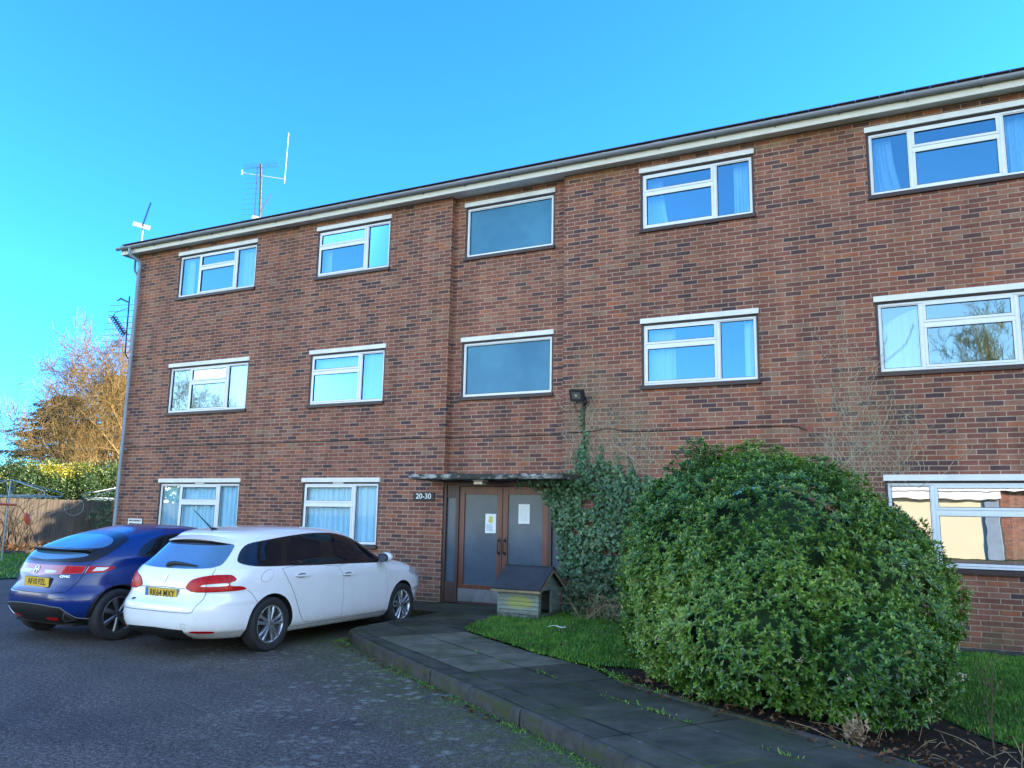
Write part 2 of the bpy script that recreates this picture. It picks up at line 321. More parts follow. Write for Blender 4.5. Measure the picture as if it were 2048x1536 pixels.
def paint(name, col, metal=0, rough=.28, coat=1):
    t = NT(name); d = t.ramp(t.noise(2.2, 5, .65), [(.3, .93), (.75, 1.04)])
    x, y, z = t.xyz(); dirt = t.math('MULTIPLY', t.math('MULTIPLY_ADD', z, -1/.3, 1.35, clamp=True), t.ramp(t.noise(11, 6, .75), [(.42, 0), (.7, .5)]))
    c = t.mix(dirt, t.mix(1, c4(col), d, 'MULTIPLY'), (.16, .135, .10, 1))
    t.set(col=c, rough=rough, metal=metal, coat=coat, coatr=.03); return t.m
M['car_white'] = paint('white_car_paint', (.86, .87, .88)); M['car_blue'] = paint('blue_car_paint', (.001, .022, .155), .0, .22, .32)
M['glass_dark'] = simple('car_glass', (.005, .009, .014), .04, var=.05, spec=.35, coat=.0)
M['glass_rear'] = simple('car_rear_glass', (.12, .26, .38), .04, .5, var=.05, spec=.8, coat=.3)
M['trim'] = simple('gloss_black_trim', (.010, .010, .012), .18, var=.05)
M['tyre'] = simple('tyre_rubber', (.020, .021, .023), .75, var=.15, vscale=15)
M['well'] = simple('wheel_arch_liner', (.008, .008, .009), .9)
M['alloy'] = simple('alloy_wheel', (.55, .57, .60), .24, .85, var=.06)
M['alloym'] = simple('alloy_grey', (.22, .225, .235), .3, .8, var=.06)
M['alloyd'] = simple('alloy_dark', (.085, .085, .09), .4, .6, var=.1)
M['chrome'] = simple('chrome', (.75, .76, .78), .10, 1, var=.02)
M['red_lens'] = simple('red_lens', (.50, .004, .008), .25, var=.35, vscale=30, coat=0, spec=.25)
M['pink_lens'] = simple('pink_lens', (.45, .055, .08), .12, var=.25, vscale=25, coat=1, spec=.7)
M['clear_lens'] = simple('clear_lens', (.55, .55, .56), .12, .2, var=.25, vscale=40, coat=1)
M['plate_y'] = simple('plate_yellow', (.75, .47, .03), .35, var=.04, coat=.3)
M['plate_b'] = simple('plate_blue', (.02, .16, .42), .35)
M['seam'] = simple('panel_gap', (.16, .165, .175), .8)
M['seam_b'] = simple('panel_gap_dark', (.003, .004, .012), .8)
M['mirror'] = simple('mirror_glass', (.55, .62, .68), .05, .9)

# ------------------------------------------------------------------ mesh helpers
class MB:
    """collects primitive shapes into ONE mesh"""
    def __init__(s): s.v = []; s.f = []; s.mi = []; s.cur = 0
    def add(s, vs, fs):
        b = len(s.v); s.v += [tuple(p) for p in vs]
        for f in fs: s.f.append(tuple(i+b for i in f)); s.mi.append(s.cur)
        return s
    def box(s, x0, x1, y0, y1, z0, z1, mat=None):
        vs = [Vector((x, y, z)) for x in (x0, x1) for y in (y0, y1) for z in (z0, z1)]
        if mat is not None: vs = [mat @ p for p in vs]
        return s.add(vs, [(0, 1, 3, 2), (4, 6, 7, 5), (0, 4, 5, 1), (2, 3, 7, 6), (0, 2, 6, 4), (1, 5, 7, 3)])
    def quad(s, a, b, c, d): return s.add([a, b, c, d], [(0, 1, 2, 3)])
    def tube(s, pts, r, n=8, cap=True):
        pts = [Vector(p) for p in pts]; rs = r if isinstance(r, (list, tuple)) else [r]*len(pts); vs = []; fs = []
        up = Vector((0, 0, 1)); prev = None
        for i, p in enumerate(pts):
            d = (pts[min(i+1, len(pts)-1)]-pts[max(i-1, 0)])
            if d.length < 1e-9: d = Vector((0, 0, 1))
            d.normalize()
            a = prev if prev is not None else (Vector((1, 0, 0)) if abs(d.z) > .9 else up)
            a = (a-d*a.dot(d)); 
            if a.length < 1e-6: a = d.orthogonal()
            a.normalize(); prev = a; b = d.cross(a)
            for k in range(n):
                t = 2*math.pi*k/n; vs.append(p+(a*math.cos(t)+b*math.sin(t))*rs[i])
        for i in range(len(pts)-1):
            for k in range(n):
                fs.append((i*n+k, i*n+(k+1) % n, (i+1)*n+(k+1) % n, (i+1)*n+k))
        if cap: fs.append(tuple(range(n))[::-1]); fs.append(tuple(range((len(pts)-1)*n, len(pts)*n)))
        return s.add(vs, fs)
    def lathe(s, prof, n=48, axis='Y', c=(0, 0, 0), close=False):
        vs = []; fs = []; m = len(prof)
        for k in range(n):
            t = 2*math.pi*k/n; ct, st = math.cos(t), math.sin(t)
            for (r, h) in prof:
                p = {'Y': (r*ct, h, r*st), 'Z': (r*ct, r*st, h), 'X': (h, r*ct, r*st)}[axis]
                vs.append((p[0]+c[0], p[1]+c[1], p[2]+c[2]))
        for k in range(n):
            k2 = (k+1) % n
            for j in range(m-1): fs.append((k*m+j, k2*m+j, k2*m+j+1, k*m+j+1))
        return s.add(vs, fs)
    def ball(s, c, rx, ry, rz, n=14, mat=None):
        vs = []; fs = []
        for i in range(n+1):
            a = math.pi*i/n
            for k in range(2*n):
                b = math.pi*k/n; p = Vector((rx*math.sin(a)*math.cos(b), ry*math.sin(a)*math.sin(b), rz*math.cos(a)))
                if mat is not None: p = mat @ p
                vs.append(p+Vector(c))
        for i in range(n):
            for k in range(2*n): fs.append((i*2*n+k, (i+1)*2*n+k, (i+1)*2*n+(k+1) % (2*n), i*2*n+(k+1) % (2*n)))
        return s.add(vs, fs)
    def prism(s, poly, d0, d1, frame):
        """poly of (a,b) extruded from d0 to d1; frame = (origin, ea, eb, en)"""
        o, ea, eb, en = [Vector(q) for q in frame]; n = len(poly)
        vs = [o+ea*a+eb*b+en*d0 for a, b in poly]+[o+ea*a+eb*b+en*d1 for a, b in poly]
        return s.add(vs, [tuple(range(n))[::-1], tuple(range(n, 2*n))]+[(i, (i+1) % n, n+(i+1) % n, n+i) for i in range(n)])
    def build(s, name, mats, parent=None, smooth=None, bevel=0, loc=None):
        me = bpy.data.meshes.new(name); me.from_pydata(s.v, [], s.f)
        for m in (mats if isinstance(mats, (list, tuple)) else [mats]): me.materials.append(m)
        if any(s.mi): me.polygons.foreach_set('material_index', s.mi)
        bm = bmesh.new(); bm.from_mesh(me); bmesh.ops.recalc_face_normals(bm, faces=bm.faces)
        if bevel:
            ed = [e for e in bm.edges if len(e.link_faces) == 2 and e.calc_face_angle(0) > .6]
            bmesh.ops.bevel(bm, geom=ed, offset=bevel, segments=2, affect='EDGES', profile=.6, clamp_overlap=True)
        bm.to_mesh(me); bm.free()
        if smooth is not None:
            me.polygons.foreach_set('use_smooth', [True]*len(me.polygons)); me.set_sharp_from_angle(angle=R(smooth))
        o = bpy.data.objects.new(name, me); COL.objects.link(o)
        if parent is not None: o.parent = parent
        if loc is not None: o.location = loc
        return o
def tag(o, label=None, cat=None, group=None, kind=None):
    if label: o['label'] = label
    if cat: o['category'] = cat
    if group: o['group'] = group
    if kind: o['kind'] = kind
    return o
def empty(name, loc=(0, 0, 0), rz=0, **k):
    o = bpy.data.objects.new(name, None); COL.objects.link(o); o.location = loc; o.rotation_euler = (0, 0, rz); o.empty_display_size = .2
    return tag(o, **k)
def text(name, body, size, mat, parent, frame, align='CENTER', off=0, ext=.0008, sx=1):
    cu_ = bpy.data.curves.new(name, 'FONT'); cu_.body = body; cu_.size = size; cu_.align_x = align; cu_.align_y = 'CENTER'
    cu_.extrude = ext; cu_.offset = off; cu_.materials.append(mat)
    tmp = bpy.data.objects.new(name+'_curve', cu_); COL.objects.link(tmp); bpy.context.view_layer.update()
    me = bpy.data.meshes.new_from_object(tmp.evaluated_get(bpy.context.evaluated_depsgraph_get())); bpy.data.objects.remove(tmp); bpy.data.curves.remove(cu_)
    me.name = name
    if not me.materials: me.materials.append(mat)
    o = bpy.data.objects.new(name, me); COL.objects.link(o); o.parent = parent
    p, ex, ey, en = [Vector(q) for q in frame]
    o.matrix_local = Matrix(((ex.x*sx, ey.x, en.x, p.x), (ex.y*sx, ey.y, en.y, p.y), (ex.z*sx, ey.z, en.z, p.z), (0, 0, 0, 1)))
    return o
def np_mesh(name, V, F, mat, parent=None, tint=None, smooth=False):
    """V (n,3) float, F (m,k) int, all faces the same size"""
    me = bpy.data.meshes.new(name); V = np.asarray(V, np.float32); F = np.asarray(F, np.int32); k = F.shape[1]
    me.vertices.add(len(V)); me.vertices.foreach_set('co', V.ravel())
    me.loops.add(F.size); me.loops.foreach_set('vertex_index', F.ravel())
    me.polygons.add(len(F)); me.polygons.foreach_set('loop_start', np.arange(0, F.size, k, dtype=np.int32))
    if tint is not None:
        a = me.attributes.new('tint', 'FLOAT', 'POINT'); a.data.foreach_set('value', np.asarray(tint, np.float32))
    if smooth: me.polygons.foreach_set('use_smooth', np.ones(len(F), bool))
    me.materials.append(mat); me.update(calc_edges=True); me.validate()
    o = bpy.data.objects.new(name, me); COL.objects.link(o)
    if parent is not None: o.parent = parent
    return o
def unit(v): return v/(np.linalg.norm(v, axis=-1, keepdims=True)+1e-9)
def leaves(P, D, N, L, Wd, fold=.25):
    """one folded leaf per row: base P, direction D, normal N, length L, width Wd -> verts, tris"""
    n = len(P); S = unit(np.cross(D, N)); N = np.cross(S, D); L = np.asarray(L).reshape(-1, 1); Wd = np.asarray(Wd).reshape(-1, 1)
    mid = P+D*L*.45; tip = P+D*L-N*L*.12
    l = mid-S*Wd*.5+N*Wd*fold; r = mid+S*Wd*.5+N*Wd*fold
    V = np.stack([P, r, tip, l, mid], 1).reshape(-1, 3); b = (np.arange(n)*5)[:, None]
    F = np.concatenate([b+np.array([[0, 1, 4]]), b+np.array([[1, 2, 4]]), b+np.array([[2, 3, 4]]), b+np.array([[3, 0, 4]])])
    return V, F
def rand_dirs(n): return unit(nr_.normal(size=(n, 3)))
def in_poly(x, y, poly):
    x = np.asarray(x); y = np.asarray(y); c = np.zeros(x.shape, bool); n = len(poly)
    for i in range(n):
        x0, y0 = poly[i]; x1, y1 = poly[i-1]
        with np.errstate(divide='ignore', invalid='ignore'):
            c ^= ((y0 > y) != (y1 > y)) & (x < (x1-x0)*(y-y0)/(y1-y0+1e-12)+x0)
    return c
def sheet(name, poly, zf, mat, step=.25, **k):
    """ground sheet: polygon triangulated finely, height from zf(x, y)"""
    pts = []; n = len(poly)
    for i in range(n):
        a = Vector(poly[i]); b = Vector(poly[(i+1) % n]); m = max(1, int((b-a).length/step/1.5))
        for j in range(m): pts.append(a.lerp(b, j/m))
    nb = len(pts); xs = [p[0] for p in poly]; ys = [p[1] for p in poly]
    gx, gy = np.meshgrid(np.arange(min(xs)+step/2, max(xs), step), np.arange(min(ys)+step/2, max(ys), step)); ok = in_poly(gx, gy, poly)
    pts += [Vector((a, b)) for a, b in zip(gx[ok], gy[ok])]
    v, e, f, *_ = delaunay_2d_cdt(pts, [], [list(range(nb))], 1, 1e-5)
    mb = MB(); mb.add([(p.x, p.y, zf(p.x, p.y)) for p in v], f); o = mb.build(name, mat, smooth=60)
    for p in o.data.polygons:
        pass
    return tag(o, **k)

# ------------------------------------------------------------------ ground
PATH_Z = .1425
def ground_z(x, y): return .145+(.02-.145)*min(1, max(0, (x+1.6)/2.0))
mb = MB(); mb.quad((-700, -700, -.03), (700, -700, -.03), (700, 700, -.03), (-700, 700, -.03))
tag(mb.build('ground', M['turf']), kind='structure')
tag(sheet('car_park', [(-19.0, -.6), (-18.9, -1.5), (-19.1, -34), (32, -34), (32, -9), (9, -14.2), (3, -10.65), (-1.5, -7.4), (-6.1, -4.2), (-6.85, -3.7), (-6.85, -.5)], lambda x, y: 0, M['asphalt'], 1.2), kind='structure')
KERB = [(-6.95, -1.24), (-6.95, -2.0), (-6.95, -3.15), (-6.92, -3.45), (-6.80, -3.70), (-6.28, -4.13), (-5.65, -4.58), (-4.44, -5.42), (-3.25, -6.23), (-2.28, -6.91), (-1.62, -7.39), (0, -8.58), (3, -10.75), (8, -14.2)]
def polyline_len(P):
    d = [0]
    for a, b in zip(P, P[1:]): d.append(d[-1]+(Vector(b)-Vector(a)).length)
    return d
def resample(P, step):
    d = polyline_len(P); n = max(2, int(d[-1]/step)); out = []
    xs = np.array([p[0] for p in P]); ys = np.array([p[1] for p in P])
    for t in np.linspace(0, d[-1], n+1): out.append(Vector((float(np.interp(t, d, xs)), float(np.interp(t, d, ys)), 0)))
    return out
KP = resample(KERB, .05)
mb = MB(); prof = [(0, -.05), (0, .100), (.009, .126), (.032, .138), (.15, .140), (.15, -.05)]
seg = 18
for s0 in range(0, len(KP)-1, seg):
    P = KP[s0:s0+seg+1]
    if len(P) < 2: continue
    base = len(mb.v); vs = []; dzs = rng.uniform(-.004, .004); dn = rng.uniform(-.006, .006)
    for i, p in enumerate(P):
        j = s0+i; t = (KP[min(j+1, len(KP)-1)]-KP[max(j-1, 0)]).normalized(); q = p.copy()
        if i == 0: q = p+t*.005
        if i == len(P)-1: q = p-t*.005
        nrm = Vector((-t.y, t.x, 0))
        for a, z in prof:
            jit = .006*noise.noise(Vector((q.x*3, q.y*3, z*20)))+.004*noise.noise(Vector((q.x*14, q.y*14, z*40)))
            w = q+nrm*(a+dn+jit); vs.append((w.x, w.y, z+dzs+jit*.6))
    m = len(prof); fs = [tuple(range(m))[::-1], tuple(range((len(P)-1)*m, len(P)*m))]
    for i in range(len(P)-1):
        for k in range(m): fs.append((i*m+k, (i+1)*m+k, (i+1)*m+(k+1) % m, i*m+(k+1) % m))
    mb.add(vs, fs)
tag(mb.build('kerb', M['kerb'], smooth=50), kind='structure')
inner = [Vector((p.x, p.y, 0)) for p in resample(KERB[2:], .3)]
back = []
for i, p in enumerate(inner):
    t = (inner[min(i+1, len(inner)-1)]-inner[max(i-1, 0)]).normalized(); back.append((p.x-t.y*.05, p.y+t.x*.05))
PATHP = [(-6.84, -2.62)]+back+[(8, -11.9), (2.0, -7.95), (.3, -6.86), (-.67, -6.24), (-1.64, -5.66), (-2.57, -5.02), (-3.15, -4.44), (-4.07, -3.93), (-5.33, -3.03), (-5.44, -2.92), (-5.6, -2.62)]
tag(sheet('path', PATHP, lambda x, y: PATH_Z+.002*noise.noise(Vector((x*2, y*2, 0))), M['path']), kind='structure')
tag(sheet('path_by_door', [(-6.84, -2.62), (-5.6, -2.62), (-5.76, -2.2), (-5.86, -1.26), (-5.0, -1.2), (-5.0, .035), (-7.72, .035), (-7.72, -.02), (-6.84, -.02)], lambda x, y: PATH_Z+.003, M['path2']), kind='structure')
mb = MB(); mb.box(-16.8, -6.84, -1.25, -.01, 0, .14); tag(mb.build('path_along_wall', M['path2'], bevel=.01), kind='structure')
LAWN_L = [(-5.0, -.12), (-5.84, -1.26), (-5.74, -2.2), (-5.56, -2.80), (-5.33, -3.0), (-4.07, -3.9), (-3.48, -4.25), (-3.13, -4.38), (-2.6, -4.3), (-2.3, -3.0), (-2.2, -.12)]
BED = [(-3.13, -4.41), (-2.57, -4.99), (-1.64, -5.63), (-.67, -6.21), (.3, -6.83), (2, -7.92), (6, -10.6), (6, -6.5), (.75, -5.4), (.35, -5.0), (.07, -4.57), (0, -3.74), (.1, -2.8), (-.4, -2), (-1.5, -1.8), (-2.3, -3.0), (-2.6, -4.3)]
LAWN_R = [(.07, -4.57), (.35, -5.0), (.75, -5.4), (6, -6.5), (12, -7), (12, -.2), (-2.2, -.2), (-2.3, -3.0), (-1.5, -1.8), (-.4, -2), (.1, -2.8), (0, -3.74)]
tag(sheet('lawn_by_door', LAWN_L, lambda x, y: ground_z(x, y)+.012+.012*noise.noise(Vector((x*1.5, y*1.5, 0))), M['turf'], .15), kind='structure')
tag(sheet('lawn_under_window', LAWN_R, lambda x, y: ground_z(x, y)+.012+.012*noise.noise(Vector((x*1.5, y*1.5, 4))), M['turf'], .15), kind='structure')
tag(sheet('flower_bed', BED, lambda x, y: ground_z(x, y)+.006+.03*noise.noise(Vector((x*4, y*4, 2))), M['soil'], .09), kind='structure')
tag(sheet('garden_lawn', [(-19.05, -.55), (-18.95, -1.6), (-19.1, -30), (-40, -30), (-40, 14), (-16.5, 14), (-16.5, .1)], lambda x, y: .02, M['turf'], 1.0), kind='structure')
mb = MB(); mb.box(-2.4, 34, -.20, .02, -.05, .07); tag(mb.build('paving_strip', M['canopy'], bevel=.012), kind='structure')
mb = MB(); mb.box(-.62, .62, -.02, .02, -.03, .155)
KX = MB()
pp = [(-2.60, -5.02), (-1.64, -5.645), (-.67, -6.225), (.3, -6.845), (2, -7.935)]
for a, b in zip(pp, pp[1:]):
    d = (Vector(b)-Vector(a)); an = math.atan2(d.y, d.x); mid = (Vector(a)+Vector(b))/2
    KX.box(-d.length/2+.004, d.length/2-.004, -.022, .022, 0, PATH_Z+.022, Matrix.Translation((mid.x, mid.y, 0)) @ Matrix.Rotation(an, 4, 'Z'))
tag(KX.build('path_edging', M['kerb'], bevel=.004), kind='structure')

# grass blades
def grass(name, poly, dens, h0, h1, label=None, zoff=.008, clumps=1.0):
    xs = [p[0] for p in poly]; ys = [p[1] for p in poly]; n = int(dens*(max(xs)-min(xs))*(max(ys)-min(ys)))
    x = nr_.uniform(min(xs), max(xs), n); y = nr_.uniform(min(ys), max(ys), n); ok = in_poly(x, y, poly) & (y > -7.5) & (x < 2.6); x, y = x[ok], y[ok]; n = len(x); x = x+nr_.normal(0, .03, n); y = y+nr_.normal(0, .03, n)
    z = np.array([ground_z(a, b) for a, b in zip(x, y)])+zoff
    hh = np.array([noise.noise(Vector((a*2.4, b*2.4, 9))) for a, b in zip(x, y)])
    h = nr_.uniform(h0, h1, n)*(1+.5*hh); an = nr_.uniform(0, 2*np.pi, n); le = nr_.uniform(.1, .8, n)
    d = np.stack([np.cos(an), np.sin(an)], 1); w = nr_.uniform(.003, .0055, n)
    B = np.stack([x, y, z], 1); s = np.stack([-d[:, 1], d[:, 0], 0*x], 1)*w[:, None]
    T = B+np.stack([d[:, 0]*h*le, d[:, 1]*h*le, h], 1); Mi = B+np.stack([d[:, 0]*h*le*.3, d[:, 1]*h*le*.3, h*.6], 1)
    V = np.stack([B-s, B+s, Mi+s*.7, Mi-s*.7, T], 1).reshape(-1, 3); b = (np.arange(n)*5)[:, None]
    F = np.concatenate([b+np.array([[0, 1, 2]]), b+np.array([[0, 2, 3]]), b+np.array([[3, 2, 4]])])
    hb = np.array([noise.noise(Vector((a*.9, b*.9, 5)))+.6*noise.noise(Vector((a*4, b*4, 6))) for a, b in zip(x, y)])
    ti = np.clip(.46+.28*hh+.38*hb+nr_.normal(0, .16, n), 0, .93); ti[nr_.random(n) < .03+.12*np.clip(-hb-.25, 0, 1)] = 1
    return tag(np_mesh(name, V, F, M['grass'], tint=np.repeat(ti, 5)), label, 'grass' if label else None, kind='stuff')
grass('lawn_grass', LAWN_L, 2600, .02, .055, 'short green grass on the small lawn in front of the kennel and ivy')
grass('lawn_grass', LAWN_R, 2600, .02, .05, 'short green grass between the big bush and the wall')
# garden grass by the fence and weeds at the kerb
def strip_tufts(name, spots, label, cat, h=.07, n_each=22, spread=.05, mat=None):
    B = []; tv = []
    for (x, y, z, k) in spots:
        m = max(3, int(n_each*k)); B += [(x+rng.gauss(0, spread), y+rng.gauss(0, spread), z) for _ in range(m)]; tv += [min(.95, max(0, rng.gauss(.62, .2))) for _ in range(m)]
    B = np.array(B); n = len(B); D = unit(nr_.normal(size=(n, 3))*np.array([.7, .7, .25])+np.array([0, 0, .8])); N = rand_dirs(n)
    V, F = leaves(B, D, N, nr_.uniform(.4, 1.1, n)*h, nr_.uniform(.12, .30, n)*h)
    return tag(np_mesh(name, V, F, mat or M['grass'], tint=np.repeat(tv, 5)), label, cat, kind='stuff')
sp = []
for p in KP:
    if -6.95 < p.x < -.6 and p.y < -3.4:
        for _ in range(3):
            if noise.noise(Vector((p.x*1.7, p.y*1.7, 3))) > -.05+rng.uniform(-.25, .35):
                o = abs(rng.gauss(0, .05))+.015; sp.append((p.x-.575*o, p.y-.818*o, .0, rng.uniform(.15, .6)))
strip_tufts('kerb_weeds', sp, 'small green weeds and moss along the foot of the kerb', 'weeds', .035, 20, .035)
sp = []
for i in range(150):
    u = rng.uniform(1.3, 6.4); v = rng.choice([.625, .625, 1.25])
    x, y = -6.14+.834*u+.552*v, -3.98-.552*u+.834*v
    if noise.noise(Vector((x*2, y*2, 8))) > .02: sp.append((x, y, PATH_Z, rng.uniform(.1, .3)))
for i in range(110):
    t = rng.random(); k = rng.randrange(4); a, b = [(-4.07, -3.9), (-3.48, -4.25), (-3.15, -4.4), (-2.57, -5.02), (-1.64, -5.64)][k:k+2]
    sp.append((a[0]+(b[0]-a[0])*t, a[1]+(b[1]-a[1])*t, PATH_Z+.01, rng.uniform(.2, .7)))
strip_tufts('path_weeds', sp, 'thin grass and moss growing in the joints of the dark path', 'weeds', .05, 10, .03)
n = 16000; x = nr_.uniform(-33, -18.9, n); y = nr_.uniform(-1.5, 11, n); ok = x/(y+12.5) < -1.28; x, y = x[ok], y[ok]
D = unit(nr_.normal(size=(len(x), 3))*np.array([.5, .5, .1])+np.array([0, 0, 1])); V, F = leaves(np.stack([x, y, 0*x+.02], 1), D, rand_dirs(len(x)), nr_.uniform(.04, .11, len(x)), nr_.uniform(.02, .035, len(x)))
tag(np_mesh('garden_grass', V, F, M['grass'], tint=np.repeat(np.clip(nr_.normal(.6, .2, len(x)), 0, .95), 5)), 'green grass of the garden in front of the wooden fence', 'grass', kind='stuff')
# fallen leaves
def litter(name, spots, label):
    B = np.array(spots); n = len(B); D = unit(nr_.normal(size=(n, 3))*np.array([1, 1, .15])); N = unit(nr_.normal(size=(n, 3))*np.array([.4, .4, .1])+np.array([0, 0, 1]))
    V, F = leaves(B, D, N, nr_.uniform(.03, .075, n), nr_.uniform(.02, .04, n), .35)
    return tag(np_mesh(name, V, F, M['deadleaf'], tint=np.repeat(nr_.random(n), 5)), label, 'leaves', kind='stuff')
sp = []
for _ in range(420):
    k = rng.randrange(4); a, b = [(-2.75, -4.85), (-1.64, -5.63), (-.67, -6.2), (.3, -6.75), (.9, -7.1)][k:k+2]; t = rng.random()
    x, y = a[0]+(b[0]-a[0])*t, a[1]+(b[1]-a[1])*t; o = rng.gauss(.10, .14); sp.append((x+o*.5, y+o*.8, PATH_Z+.02+rng.uniform(0, .02)))
for _ in range(200):
    sp.append((rng.uniform(-.4, 1.8), rng.uniform(-6.6, -5.0), ground_z(0, 0)+.04))
litter('fallen_leaves', sp, 'brown fallen leaves along the foot of the big bush')
litter('fallen_leaves', [(rng.uniform(-5.4, -2.9), rng.uniform(-3.6, -.9), .185) for _ in range(40)], 'brown fallen leaves scattered on the small lawn by the kennel')
litter('fallen_leaves', [((lambda t: (-6.75+t*3.6, -3.95-t*2.5, .012))(rng.random())) for _ in range(60)], 'few brown dead leaves lying along the gutter of the kerb')

# ------------------------------------------------------------------ apartment building
REC = .125; XL = -16.46; XR = 34.0; ZT = 7.675; DEPTH = 11.0
RX0, RX1 = -7.69, -5.37
bld = empty('apartment_building', (-7, 0, 0), label='three storey brown brick apartment block with white framed windows', cat='building')
bld.location = (0, 0, 0)
ROWS = {3: (6.465, 7.42), 2: (3.80, 4.793), 1: (1.083, 2.215)}
COLS = {'A': (-15.0, -12.665, (-14.38, -13.26), 0), 'B': (-10.925, -9.132, (-9.70,), 0), 'C': (-7.43, -5.645, (), REC), 'D': (-3.94, -2.135, (-2.727,), 0), 'E': (-.42, 1.86, (.14, 1.29), 0)}
WINS = [(c, r) for r in (3, 2, 1) for c in 'ABCDE' if not (c == 'C' and r == 1)]
SUB = .035                       # dark timber sub-frame round each window
def openings(keys): return [(COLS[c][0]-SUB, COLS[c][1]+SUB, ROWS[r][0]-.045, ROWS[r][1]+.04) for c, r in WINS if c in keys]
def wall_face(mb, x0, x1, z0, z1, y, holes, rev=.12):
    xs = sorted({x0, x1, *[h[0] for h in holes], *[h[1] for h in holes]}); zs = sorted({z0, z1, *[h[2] for h in holes], *[h[3] for h in holes]})
    for a, b in zip(xs, xs[1:]):
        for c, d in zip(zs, zs[1:]):
            mx, mz = (a+b)/2, (c+d)/2
            if any(h[0] < mx < h[1] and h[2] < mz < h[3] for h in holes): continue
            mb.quad((a, y, c), (b, y, c), (b, y, d), (a, y, d))
    for h in holes:
        a, b, c, d = h
        mb.quad((a, y, c), (a, y, d), (a, y+rev, d), (a, y+rev, c)); mb.quad((b, y, c), (b, y+rev, c), (b, y+rev, d), (b, y, d))
        mb.quad((a, y, d), (b, y, d), (b, y+rev, d), (a, y+rev, d)); mb.quad((a, y, c), (a, y+rev, c), (b, y+rev, c), (b, y, c))
mb = MB(); Z0 = -.1; DOOR_TOP = 2.255
wall_face(mb, XL, RX0, Z0, ZT+.1, 0, openings('AB'))
wall_face(mb, RX0, RX1, Z0, ZT+.1, REC, openings('C')+[(RX0+.001, RX1-.001, Z0+.001, DOOR_TOP)])
wall_face(mb, RX1, XR, Z0, ZT+.1, 0, openings('DE'))
mb.quad((RX0, 0, Z0), (RX0, REC, Z0), (RX0, REC, ZT+.1), (RX0, 0, ZT+.1)); mb.quad((RX1, 0, Z0), (RX1, 0, ZT+.1), (RX1, REC, ZT+.1), (RX1, REC, Z0))
mb.quad((XL, 0, Z0), (XL, 0, ZT+.1), (XL, DEPTH, ZT+.1), (XL, DEPTH, Z0)); mb.quad((XR, 0, Z0), (XR, DEPTH, Z0), (XR, DEPTH, ZT+.1), (XR, 0, ZT+.1))
mb.quad((XL, DEPTH, Z0), (XL, DEPTH, ZT+.1), (XR, DEPTH, ZT+.1), (XR, DEPTH, Z0))
me_wall = mb.build('wall', M['brick'], bld)
# rooms behind the glass: slabs, back wall and cross walls
mb = MB()
for z in (.02, 2.62, 5.22, 7.63): mb.box(XL+.12, XR-.1, REC+.16, 5.0, z, z+.03)
mb.box(XL+.12, XR-.1, 5.0, 5.05, .0, 7.66)
for x in (XL+.12, -11.8, -8.2, -4.9, -1.2, 2.4): mb.box(x, x+.08, REC+.16, 5.0, .05, 7.63)
mb.build('interior_wall', M['plaster'], bld)
# roof, fascia, soffit, gutter
mb = MB(); GL, GR = XL-.36, XR+.4
e0, e1 = -.24, DEPTH+.24; zr = 7.83; rid = zr+(DEPTH/2+.24)*math.tan(R(15))
mb.add([(GL, e0, zr), (GR, e0, zr), (GR, DEPTH/2, rid), (GL, DEPTH/2, rid), (GL, e0, zr+.035), (GR, e0, zr+.035), (GR, DEPTH/2, rid+.035), (GL, DEPTH/2, rid+.035)], [(0, 1, 2, 3), (4, 7, 6, 5), (0, 4, 5, 1), (0, 3, 7, 4), (1, 5, 6, 2)])
mb.add([(GL, e1, zr), (GR, e1, zr), (GR, DEPTH/2, rid), (GL, DEPTH/2, rid), (GL, e1, zr+.035), (GR, e1, zr+.035), (GR, DEPTH/2, rid+.035), (GL, DEPTH/2, rid+.035)], [(0, 3, 2, 1), (4, 5, 6, 7), (0, 1, 5, 4), (0, 4, 7, 3), (1, 2, 6, 5)])
for xx in (GL+.02, GR-.02): mb.add([(xx, e0, zr), (xx, e1, zr), (xx, DEPTH/2, rid)], [(0, 1, 2)])
k = GL+.1
while k < 3: mb.box(k, k+.325, e0-.05, e0+.12, zr+.036, zr+.050); k += .33
mb.build('roof', M['roof'], bld)
mb = MB(); mb.box(GL+.02, GR, -.22, -.20, 7.645, 7.83); mb.box(GL+.02, GL+.045, -.199, DEPTH+.2, 7.645, 7.83); mb.build('fascia', M['fascia'], bld, bevel=.003)
mb = MB(); mb.box(GL+.046, GR, -.199, .35, 7.668, 7.68); mb.build('soffit', M['soffit'], bld)
mb = MB(); k = GL+.1
while k < 4: mb.box(k, k+.20, -.196, -.186, 7.660, 7.669); k += .235
mb.build('soffit_vent', M['black'], bld)
prof = [(.056*math.cos(a), .056*math.sin(a)) for a in np.linspace(math.pi, 2*math.pi, 11)]; prof2 = [(.051*math.cos(a), .051*math.sin(a)) for a in np.linspace(2*math.pi, math.pi, 11)]
mb = MB(); cy, cz = -.285, 7.80; mb.prism(prof+prof2, GL-.05, GR, ((0, cy, cz), (0, 1, 0), (0, 0, 1), (1, 0, 0)))
mb.prism(prof, GL-.06, GL-.05, ((0, cy, cz), (0, 1, 0), (0, 0, 1), (1, 0, 0)))
gut = mb.build('gutter', M['gutter'], bld, smooth=40)
k = GL+.22; i = 0; pr = [(.061*math.cos(a), .061*math.sin(a)) for a in np.linspace(math.pi*.98, 2.02*math.pi, 11)]
